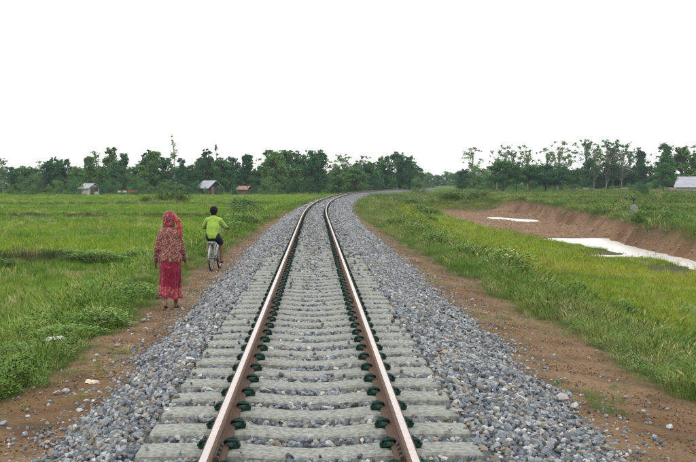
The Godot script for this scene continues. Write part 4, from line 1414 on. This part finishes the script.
func make_woman() -> void:
	var p := ground_point(170.5, 309.0)
	var o := thing("person", "person in red headscarf, patterned brown blouse and magenta sarong walking barefoot along the path", "person", Vector3(p.x, p.y, p.z), -0.06)
	var B := []
	# legs and feet: right foot ahead, left heel lifting
	for q in [[-0.06, 0.13, 0.045], [0.06, -0.15, 0.0]]:
		var x: float = q[0]
		var z: float = q[1]
		var lift: float = q[2]
		var hip := Vector3(x * 1.5, 0.78, 0.0)
		var knee := Vector3(x * 1.25, 0.43, z * 0.35 - 0.03)
		var ankle := Vector3(x, 0.075 + lift, z)
		B.append([hip, knee, 0.085, 0.055, 1.0, 0.03])
		B.append([knee, knee.lerp(ankle, 0.35) + Vector3(0, 0, 0.012), 0.052, 0.05, 1.0, 0.02])
		B.append([knee.lerp(ankle, 0.35), ankle, 0.046, 0.03, 1.0, 0.02])
		B.append([ankle + Vector3(0, -0.03, 0.018), ankle + Vector3(0, -0.045, 0.03), 0.03, 0.027, 1.0, 0.015])
		B.append([ankle + Vector3(0, -0.025, 0.0), Vector3(x * 1.15, 0.022 + lift * 0.2, z - 0.12), 0.03, 0.021, 1.0, 0.02])
		for t in 5:
			var tx := x * 1.15 + (t - 2.0) * 0.014
			B.append([Vector3(tx, 0.02 + lift * 0.2, z - 0.125), Vector3(tx * 1.02, 0.013, z - 0.165 + 0.006 * absf(t - 2.0)), 0.012, 0.0095, 1.0, 0.006])
	# trunk, neck
	B.append([Vector3(0, 0.8, 0), Vector3(0, 0.98, 0.0), 0.13, 0.115, 0.8, 0.05])
	B.append([Vector3(0, 0.98, 0.0), Vector3(0, 1.2, 0.0), 0.115, 0.12, 0.75, 0.05])
	B.append([Vector3(-0.115, 1.215, 0.0), Vector3(0.115, 1.215, 0.0), 0.05, 0.05, 1.0, 0.05])
	B.append([Vector3(0, 1.25, 0.0), Vector3(-0.004, 1.36, -0.025), 0.05, 0.045, 1.0, 0.03])
	var face := Vector3(-0.55, -0.12, -1.0).normalized()
	var hc := Vector3(-0.01, 1.435, -0.035)
	head_bones(B, hc, 1.0, face)
	# arms
	var arms := [[-0.135, 1.205, -0.192, 0.965, 0.045, -0.236, 0.745, -0.045], [0.135, 1.205, 0.186, 0.96, 0.0, 0.216, 0.77, -0.13]]
	for a in arms:
		var sh := Vector3(a[0], a[1], 0.0)
		var el := Vector3(a[2], a[3], a[4])
		var wr := Vector3(a[5], a[6], a[7])
		B.append([sh, el, 0.046, 0.036, 1.0, 0.03])
		B.append([el, wr, 0.036, 0.025, 1.0, 0.02])
		hand(B, wr, wr - el, Vector3(0, 0, -1), 0.92)
	part("body", field_mesh(B, 0.0085, null, 0.002), M.skin, o)
	# blouse
	var K := []
	K.append([Vector3(0, 0.83, 0.0), Vector3(0, 1.0, 0.0), 0.182, 0.155, 0.8, 0.03])
	K.append([Vector3(0, 1.0, 0.0), Vector3(0, 1.16, 0.0), 0.155, 0.148, 0.76, 0.04])
	K.append([Vector3(-0.1, 1.195, 0.0), Vector3(0.1, 1.195, 0.0), 0.068, 0.068, 1.05, 0.06])
	K.append([Vector3(0, 1.22, 0), Vector3(0, 1.275, -0.01), 0.085, 0.06, 1.0, 0.04])
	for a in arms:
		var sh := Vector3(a[0], a[1], 0.0)
		var el := Vector3(a[2], a[3], a[4])
		var wr := Vector3(a[5], a[6], a[7])
		K.append([sh, el, 0.062, 0.05, 1.0, 0.03])
		K.append([el, el.lerp(wr, 0.9), 0.053, 0.043, 1.0, 0.02])
	var ripple := 0.0
	for k in 9:   # soft folds down the back and at the hem
		var a := TAU * k / 9.0
		K.append([Vector3(cos(a) * 0.135, 1.0, sin(a) * 0.105), Vector3(cos(a) * 0.17, 0.77, sin(a) * 0.14), 0.012, 0.022, 1.0, 0.035])
	var motif := FastNoiseLite.new()
	motif.noise_type = FastNoiseLite.TYPE_CELLULAR
	motif.cellular_return_type = FastNoiseLite.RETURN_DISTANCE2_SUB
	motif.frequency = 24.0
	motif.seed = 4
	var swirl := FastNoiseLite.new()
	swirl.frequency = 9.0
	swirl.seed = 14
	var blouse_c := func(q: Vector3) -> Color:
		# rows of broken zigzags
		var w := swirl.get_noise_3d(q.x * 1.3, q.y * 1.3, q.z * 1.3)
		var a := atan2(q.x, q.z) * 0.17
		var zig := absf(fposmod(a * 15.0 + w * 1.6, 1.0) - 0.5) * 2.0
		var line := fposmod(q.y * 22.0 + zig * 0.7 + w * 2.2, 1.0)
		var c := Color(0.095, 0.022, 0.024)
		if line < 0.3: c = Color(0.27, 0.165, 0.115)
		elif line < 0.5: c = Color(0.14, 0.045, 0.038)
		if w > 0.28: c = c.lerp(Color(0.05, 0.014, 0.018), 0.6)
		return c
	part("blouse", field_mesh(K, 0.0095, blouse_c, 0.735), M.cloth, o)
	# sarong: wrapped cloth with folds, one flap falling lower on one side
	var st := stool()
	st.set_smooth_group(0)
	var rows := 34
	var seg := 72
	var g := []
	for i in rows + 1:
		var t := i / float(rows)
		var ring := []
		for j in seg:
			var a := TAU * j / seg
			var hem := 0.215 - 0.055 * sm(-0.2, 1.0, cos(a - 0.5)) + 0.012 * sin(a * 5.0)
			var y := lerpf(0.84, hem, t)
			var rx := lerpf(0.155, 0.158, t) + 0.018 * sin(PI * minf(t * 2.2, 1.0))
			var rz := lerpf(0.118, 0.135, t) + 0.02 * sin(PI * minf(t * 2.0, 1.0))
			var fold := 0.022 * t * sin(a * 6.0 + t * 2.0) + 0.012 * t * sin(a * 13.0 + 1.0 - t * 3.0) + 0.012 * exp(-pow(wrapf(a - 1.9 - t * 0.15, -PI, PI) / 0.16, 2.0))
			var stride := 0.05 * t * (sm(-0.6, 0.6, cos(a)) * 2.0 - 1.0)
			ring.append(Vector3(cos(a) * (rx + fold) + 0.004 * t, y, sin(a) * (rz + fold) - 0.015 * t - stride))
		g.append(ring)
	var sarong_c := func(q: Vector3, t: float, a: float) -> Color:
		var e := motif.get_noise_3d(q.x * 0.8 + 3.0, q.y * 0.8, q.z * 0.8)
		var w := swirl.get_noise_3d(q.x * 1.5, q.y * 1.5, q.z)
		var c := Color(0.15, 0.012, 0.03)
		if e > -0.72: c = Color(0.10, 0.007, 0.02)
		if e > -0.6 and w > -0.1: c = Color(0.25, 0.075, 0.06)
		if t > 0.76:
			c = Color(0.30, 0.115, 0.09) if e > -0.75 else Color(0.2, 0.025, 0.042)
		if t > 0.95: c = Color(0.22, 0.012, 0.045)
		if absf(t - 0.75) < 0.014: c = Color(0.16, 0.01, 0.04)
		return c
	for i in rows:
		for j in seg:
			var j1 := (j + 1) % seg
			for v in [[i, j], [i + 1, j], [i + 1, j1], [i, j], [i + 1, j1], [i, j1]]:
				var q: Vector3 = g[v[0]][v[1]]
				st.set_color(sarong_c.call(q, v[0] / float(rows), TAU * v[1] / seg))
				st.add_vertex(q)
	part("sarong", done(st), M.cloth, o)
	# headscarf wound round the head, its end hanging over one shoulder
	var S := []
	S.append([hc + Vector3(0, 0.025, 0.012), hc + Vector3(0, 0.012, 0.006) - face * 0.012, 0.096, 0.097, 1.0, 0.02])
	for k in 10:
		var a := TAU * k / 10.0
		var b := TAU * (k + 1) / 10.0
		var tilt := 0.03
		S.append([hc + Vector3(cos(a) * 0.088, 0.03 + tilt * sin(a) * -1.0, sin(a) * 0.088), hc + Vector3(cos(b) * 0.088, 0.03 - tilt * sin(b), sin(b) * 0.088), 0.021, 0.023, 1.0, 0.012])
	S.append([hc + Vector3(0.05, 0.0, 0.06), hc + Vector3(0.03, -0.1, 0.055), 0.05, 0.06, 1.0, 0.03])
	S.append([hc + Vector3(-0.06, -0.02, 0.03), hc + Vector3(-0.05, -0.13, 0.03), 0.04, 0.055, 1.0, 0.03])
	S.append([hc + Vector3(0.08, 0.03, 0.05), hc + Vector3(0.145, -0.03, 0.06), 0.03, 0.034, 1.0, 0.025])
	S.append([hc + Vector3(0.145, -0.03, 0.06), hc + Vector3(0.178, -0.14, 0.07), 0.034, 0.036, 1.0, 0.025])
	S.append([hc + Vector3(0.178, -0.14, 0.07), hc + Vector3(0.178, -0.27, 0.085), 0.036, 0.026, 1.0, 0.02])
	S.append([hc + Vector3(0.12, -0.02, 0.075), hc + Vector3(0.145, -0.24, 0.09), 0.014, 0.018, 1.0, 0.02])
	var scarf_c := func(q: Vector3) -> Color:
		var e := motif.get_noise_3d(q.x * 1.1, q.y * 1.1 + 5.0, q.z * 1.1)
		var w := swirl.get_noise_3d(q.x * 1.8 + 2.0, q.y, q.z * 1.8)
		var c := Color(0.16, 0.026, 0.03)
		if q.x > 0.075: c = Color(0.22, 0.046, 0.032) if w < 0.1 else Color(0.15, 0.022, 0.026)
		elif w + 0.45 * exp(-pow((q.x - 0.02) / 0.06, 2.0)) > 0.16: c = Color(0.13, 0.022, 0.035)
		if e > -0.66: c = c.lerp(Color(0.32, 0.18, 0.14), 0.75)
		return c
	part("headscarf", field_mesh(S, 0.008, scarf_c), M.cloth, o)

func wheel(parent: Node, at_: Vector3, rad: float) -> void:
	var st := stool()
	var ring := func(r0: float, tr: float, sides: int) -> ArrayMesh:
		var s := stool()
		var pts := []
		var rr := []
		for k in 37:
			var a := TAU * k / 36.0
			pts.append(Vector3(0, sin(a) * r0, cos(a) * r0))
			rr.append(tr)
		tube(s, pts, rr, sides, false)
		return done(s)
	var hub := stool()
	tube(hub, [Vector3(-0.05, 0, 0), Vector3(-0.02, 0, 0), Vector3(0.02, 0, 0), Vector3(0.05, 0, 0)], [0.022, 0.017, 0.017, 0.022], 10)
	var w := part("wheel", done(hub), M.chrome, parent)
	w.position = at_
	part("tyre", ring.call(rad - 0.018, 0.019, 8), M.tyre, w)
	part("rim", ring.call(rad - 0.042, 0.011, 6), M.chrome, w)
	for k in 20:
		var a := TAU * k / 20.0
		tube(st, [Vector3(0.035 if k % 2 else -0.035, 0.015 * cos(a), 0.015 * sin(a)), Vector3(0, sin(a) * (rad - 0.045), cos(a) * (rad - 0.045))], [0.0022, 0.0022], 4, false)
	part("spokes", done(st), M.chrome, w)

func make_cyclist() -> void:
	var p := ground_point(211.5, 271.5)
	var turn := -0.11
	var R := 0.3
	var base := Transform3D(Basis(Vector3.UP, turn), p)
	# local: forward = -Z, rear axle over the origin
	var ground_front := base * Vector3(0, 0, -0.98)
	var o := thing("bicycle", "silver-grey bicycle ridden along the dirt path by the person in green", "bicycle", p + Vector3.UP * 0.004, turn)
	wheel(o, Vector3(0, R, 0), R)
	wheel(o, Vector3(0, R, -0.98), R)
	var bb := Vector3(0, 0.28, -0.42)
	var seat := Vector3(0, 0.66, -0.22)
	var headt := Vector3(0, 0.74, -0.78)
	var headb := Vector3(0, 0.6, -0.84)
	var st := stool()
	tube(st, [bb, seat], [0.016, 0.016], 8)
	tube(st, [bb, headb], [0.018, 0.018], 8)
	tube(st, [bb.lerp(seat, 0.5), headt.lerp(headb, 0.3)], [0.015, 0.015], 8)
	tube(st, [headt, headb], [0.02, 0.02], 8)
	for s in [-1.0, 1.0]:
		tube(st, [bb + Vector3(s * 0.03, 0, 0.03), Vector3(s * 0.06, R, 0)], [0.01, 0.009], 6)
		tube(st, [bb.lerp(seat, 0.85) + Vector3(s * 0.02, 0, 0), Vector3(s * 0.06, R, 0)], [0.009, 0.009], 6)
	part("frame", done(st), M.frame, o)
	var fk := stool()
	for s in [-1.0, 1.0]: tube(fk, [headb + Vector3(s * 0.045, 0, 0), headb + Vector3(s * 0.05, -0.12, -0.05), Vector3(s * 0.05, R, -0.98)], [0.013, 0.012, 0.009], 6)
	tube(fk, [headb + Vector3(-0.05, 0, 0), headb + Vector3(0.05, 0, 0)], [0.015, 0.015], 6)
	part("fork", done(fk), M.frame, o)
	var hb := stool()
	tube(hb, [headt, headt + Vector3(0, 0.12, 0.03)], [0.013, 0.013], 6)
	var hl := headt + Vector3(0, 0.12, 0.03)
	tube(hb, [hl + Vector3(-0.27, 0.08, 0.14), hl + Vector3(-0.22, 0.08, 0.02), hl + Vector3(-0.08, 0.01, -0.01), hl, hl + Vector3(0.08, 0.01, -0.01), hl + Vector3(0.22, 0.08, 0.02), hl + Vector3(0.27, 0.08, 0.14)], [0.011, 0.011, 0.011, 0.011, 0.011, 0.011, 0.011], 8)
	part("handlebar", done(hb), M.chrome, o)
	for s in [-1.0, 1.0]:
		var gr := stool()
		tube(gr, [hl + Vector3(s * 0.225, 0.08, 0.03), hl + Vector3(s * 0.272, 0.08, 0.145)], [0.015, 0.016], 8)
		part("grip", done(gr), M.black, o)
	var sd := stool()
	tube(sd, [seat, seat + Vector3(0, 0.06, 0.01)], [0.012, 0.012], 6)
	tube(sd, [seat + Vector3(0, 0.07, -0.14), seat + Vector3(0, 0.075, -0.05), seat + Vector3(0, 0.08, 0.05), seat + Vector3(0, 0.08, 0.1)], [0.018, 0.03, 0.075, 0.06], 10)
	part("saddle", done(sd), M.black, o)
	for wz in [0.0, -0.98]:
		var mg := stool()
		mg.set_smooth_group(0)
		var prev := []
		for k in 15:
			var a := lerpf(-0.35, 2.5, k / 14.0) if wz == 0.0 else lerpf(0.0, 2.1, k / 14.0)
			var rr := R + 0.025
			var row := [Vector3(-0.02, R + sin(a) * (rr - 0.012), wz + cos(a) * (rr - 0.012)), Vector3(0, R + sin(a) * rr, wz + cos(a) * rr), Vector3(0.02, R + sin(a) * (rr - 0.012), wz + cos(a) * (rr - 0.012))]
			if k > 0:
				for j in 2: quad(mg, prev[j], row[j], row[j + 1], prev[j + 1])
			prev = row
		part("mudguard", done(mg), M.chrome, o)
	var rk := stool()
	for s in [-1.0, 1.0]:
		tube(rk, [Vector3(s * 0.06, 0.66, -0.12), Vector3(s * 0.06, 0.66, 0.22)], [0.007, 0.007], 5)
		tube(rk, [Vector3(s * 0.06, 0.66, 0.14), Vector3(s * 0.065, R, 0.0)], [0.006, 0.006], 5)
	for k in 4: tube(rk, [Vector3(-0.06, 0.66, -0.1 + k * 0.1), Vector3(0.06, 0.66, -0.1 + k * 0.1)], [0.006, 0.006], 5)
	part("luggage_rack", done(rk), M.frame, o)
	var ch := stool()
	tube(ch, [bb + Vector3(0.02, 0, 0), bb + Vector3(0.05, 0, 0)], [0.075, 0.075], 18)
	part("chainring", done(ch), M.chrome, o)
	var pedals := []
	for s in [-1.0, 1.0]:
		var cr := stool()
		var e := bb + Vector3(s * 0.075, -0.11 * s, -0.1 * s)
		tube(cr, [bb + Vector3(s * 0.06, 0, 0), e], [0.011, 0.009], 6)
		part("crank", done(cr), M.chrome, o)
		var pd := stool()
		box(pd, at(e + Vector3(s * 0.055, 0, 0)), Vector3(0.085, 0.022, 0.07), 0.006)
		part("pedal", done(pd), M.black, o)
		pedals.append(e + Vector3(s * 0.06, 0.011, 0))
	# the boy
	var b := thing("person", "young person in lime-green shirt and dark shorts riding a bicycle away along the path", "person", p + Vector3.UP * 0.004, turn)
	var hip := Vector3(0, 0.8, -0.17)
	var chest := Vector3(0, 1.12, -0.27)
	var B := []
	B.append([hip, hip.lerp(chest, 0.5), 0.095, 0.09, 0.85, 0.04])
	B.append([hip.lerp(chest, 0.5), chest, 0.09, 0.1, 0.8, 0.04])
	B.append([chest + Vector3(-0.11, 0.03, 0), chest + Vector3(0.11, 0.03, 0), 0.042, 0.042, 1.0, 0.05])
	B.append([chest + Vector3(0, 0.04, 0), chest + Vector3(0, 0.15, -0.03), 0.042, 0.038, 1.0, 0.03])
	var hc := chest + Vector3(0.0, 0.225, -0.045)
	var face := Vector3(0.12, -0.1, -1).normalized()
	head_bones(B, hc, 0.95, face)
	for k in 2:
		var s: float = [-1.0, 1.0][k]
		var ft: Vector3 = pedals[k]
		var ankle := ft + Vector3(0, 0.075, 0.06)
		var knee := Vector3(s * 0.13, 0.0, 0.0)
		# knee: where thigh (0.36) and shank (0.37) meet, bent forward
		var h0 := hip + Vector3(s * 0.075, -0.02, -0.02)
		var mid := (h0 + ankle) * 0.5
		var half := (ankle - h0).length() * 0.5
		var fwd := Vector3(s * 0.12, 0.25, -1.0)
		var ax := (ankle - h0).normalized()
		fwd = (fwd - ax * fwd.dot(ax)).normalized()
		knee = mid + fwd * sqrt(maxf(0.36 * 0.36 - half * half, 0.002))
		B.append([h0, knee, 0.07, 0.045, 1.0, 0.03])
		B.append([knee, knee.lerp(ankle, 0.35), 0.044, 0.044, 1.0, 0.02])
		B.append([knee.lerp(ankle, 0.35), ankle, 0.042, 0.026, 1.0, 0.02])
		B.append([ankle + Vector3(0, -0.03, 0.01), ankle + Vector3(0, -0.045, 0.02), 0.026, 0.024, 1.0, 0.015])
		B.append([ankle + Vector3(0, -0.02, 0), ft + Vector3(0, 0.02, -0.07), 0.027, 0.02, 1.0, 0.02])
		for t in 5: B.append([ft + Vector3((t - 2.0) * 0.012, 0.018, -0.065), ft + Vector3((t - 2.0) * 0.013, 0.012, -0.105 + 0.005 * absf(t - 2.0)), 0.011, 0.009, 1.0, 0.005])
		var sh := chest + Vector3(s * 0.14, 0.025, 0)
		var grip := hl + Vector3(s * 0.25, 0.08, 0.09)
		var wr := grip + Vector3(0, 0.035, 0.05)
		var el := sh.lerp(wr, 0.5) + Vector3(s * 0.06, -0.09, 0.05)
		B.append([sh, el, 0.038, 0.031, 1.0, 0.03])
		B.append([el, wr, 0.031, 0.022, 1.0, 0.02])
		B.append([wr, grip + Vector3(0, 0.026, 0.0), 0.022, 0.022, 1.0, 0.015])
		for f in 4:
			var kx := grip + Vector3(s * (-0.03 + 0.02 * f), 0.022, -0.02 + 0.012 * f * 0.0)
			B.append([grip + Vector3(s * (-0.03 + 0.02 * f), 0.03, 0.0), kx + Vector3(0, 0, -0.008), 0.01, 0.0095, 1.0, 0.004])
			B.append([kx + Vector3(0, 0, -0.008), kx + Vector3(0, -0.038, -0.006), 0.0095, 0.008, 1.0, 0.003])
		B.append([wr + Vector3(-s * 0.015, -0.01, -0.01), grip + Vector3(-s * 0.03, -0.014, 0.015), 0.012, 0.009, 1.0, 0.005])
	part("body", field_mesh(B, 0.0105), M.skin, b)
	var K := []
	K.append([hip + Vector3(0, 0.0, 0.0), hip.lerp(chest, 0.5) + Vector3(0, 0, 0.015), 0.142, 0.138, 0.85, 0.03])
	K.append([hip.lerp(chest, 0.5) + Vector3(0, 0, 0.01), chest, 0.138, 0.13, 0.8, 0.04])
	K.append([chest + Vector3(-0.115, 0.025, 0), chest + Vector3(0.115, 0.025, 0), 0.06, 0.06, 1.0, 0.05])
	K.append([chest + Vector3(0, 0.04, 0), chest + Vector3(0, 0.085, -0.012), 0.07, 0.055, 1.0, 0.03])
	for s in [-1.0, 1.0]:
		var sh := chest + Vector3(s * 0.14, 0.025, 0)
		var wr := hl + Vector3(s * 0.25, 0.08, 0.09) + Vector3(0, 0.035, 0.05)
		var el := sh.lerp(wr, 0.5) + Vector3(s * 0.06, -0.09, 0.05)
		K.append([sh, sh.lerp(el, 0.8), 0.06, 0.058, 1.0, 0.03])
	for k in 6:
		var yy := 0.1 + 0.14 * k
		var x0 := -0.1 + 0.03 * (k % 3)
		var q0 := hip.lerp(chest, yy)
		K.append([q0 + Vector3(x0, 0.02, 0.108 - 0.012 * k * 0.5), q0 + Vector3(x0 + 0.13, -0.03 + 0.02 * (k % 2), 0.105 - 0.012 * k * 0.5), 0.008, 0.014, 1.0, 0.012])
	var shirt_c := func(q: Vector3) -> Color:
		var w := swirl_noise(q)
		return Color(0.205, 0.31, 0.05).lerp(Color(0.14, 0.22, 0.035), clampf(w + 0.5, 0, 1))
	part("shirt", field_mesh(K, 0.0115, shirt_c, 0.735), M.cloth, b)
	var S := []
	S.append([hip + Vector3(-0.03, -0.01, 0), hip + Vector3(0.03, -0.01, 0), 0.118, 0.118, 0.85, 0.03])
	for k in 2:
		var s: float = [-1.0, 1.0][k]
		var ankle: Vector3 = pedals[k] + Vector3(0, 0.075, 0.06)
		var h0 := hip + Vector3(s * 0.075, -0.02, -0.02)
		var mid := (h0 + ankle) * 0.5
		var half := (ankle - h0).length() * 0.5
		var fwd := Vector3(s * 0.12, 0.25, -1.0)
		var ax := (ankle - h0).normalized()
		fwd = (fwd - ax * fwd.dot(ax)).normalized()
		var knee := mid + fwd * sqrt(maxf(0.36 * 0.36 - half * half, 0.002))
		S.append([h0, h0.lerp(knee, 0.85), 0.092, 0.074, 1.0, 0.04])
	part("shorts", field_mesh(S, 0.0115), mat_plain(Color(0.02, 0.021, 0.03), 0.9), b)
	var Hh := []
	Hh.append([hc + Vector3(0, 0.035, 0.012), hc + Vector3(0, 0.03, -0.012), 0.089, 0.082, 1.0, 0.02])
	Hh.append([hc + Vector3(0, 0.0, 0.03), hc + Vector3(0, -0.035, 0.035), 0.078, 0.062, 1.0, 0.03])
	for k in 14:
		var a := TAU * k / 14.0
		Hh.append([hc + Vector3(cos(a) * 0.05, 0.08, sin(a) * 0.05), hc + Vector3(cos(a) * 0.082, 0.035 + 0.01 * (k % 3), sin(a) * 0.082), 0.016, 0.011, 1.0, 0.012])
	part("hair", field_mesh(Hh, 0.008), M.hair, b)

func swirl_noise(q: Vector3) -> float:
	return nf.get_noise_3d(q.x * 40.0, q.y * 40.0, q.z * 40.0)

# ------------------------------------------------------------------
func _ready() -> void:
	rng.seed = 7
	nz.seed = 3
	nz.frequency = 0.08
	nz.fractal_octaves = 3
	nf.seed = 8
	nf.frequency = 0.25
	nf.fractal_octaves = 3
	# camera
	var cam := Camera3D.new()
	cam.name = "camera"
	cam.position = CAM
	cam.rotation = Vector3(-atan(48.0 / F), -atan(33.0 / F), 0.0)
	cam.fov = rad_to_deg(2.0 * atan(231.0 / F))
	cam.near = 0.1
	cam.far = 6000.0
	add_child(cam)
	cam.current = true
	cam_basis = Basis.from_euler(cam.rotation)
	# overcast sky, sun lost in it
	var sky_m := ProceduralSkyMaterial.new()
	sky_m.sky_top_color = Color(0.97, 0.985, 1.0)
	sky_m.sky_horizon_color = Color(0.845, 0.842, 0.832)
	sky_m.sky_curve = 0.2
	sky_m.sky_energy_multiplier = 1.55
	sky_m.ground_bottom_color = Color(0.3, 0.32, 0.25)
	sky_m.ground_horizon_color = Color(0.9, 0.9, 0.88)
	sky_m.ground_curve = 0.05
	var sky := Sky.new()
	sky.sky_material = sky_m
	var env := Environment.new()
	env.background_mode = Environment.BG_SKY
	env.sky = sky
	env.tonemap_mode = Environment.TONE_MAPPER_LINEAR
	env.tonemap_exposure = 0.95
	env.sdfgi_enabled = true
	env.ssao_enabled = true
	env.ssil_enabled = true
	env.fog_enabled = true
	env.fog_density = 0.0001
	env.fog_light_color = Color(0.86, 0.93, 1.0)
	var we := WorldEnvironment.new()
	we.name = "environment"
	we.environment = env
	add_child(we)
	var sun := DirectionalLight3D.new()
	sun.name = "sun"
	sun.light_energy = 0.35
	sun.light_angular_distance = 25.0
	sun.light_color = Color(1.0, 0.97, 0.92)
	sun.rotation = Vector3(deg_to_rad(-62.0), deg_to_rad(-35.0), 0.0)
	sun.shadow_enabled = true
	sun.sky_mode = DirectionalLight3D.SKY_MODE_LIGHT_ONLY
	add_child(sun)
	make_materials()
	make_ground()
	make_water()
	make_ballast()
	make_track()
	make_houses()
	make_trees()
	make_shrubs()
	make_grass()
	make_woman()
	make_cyclist()
	make_loose()
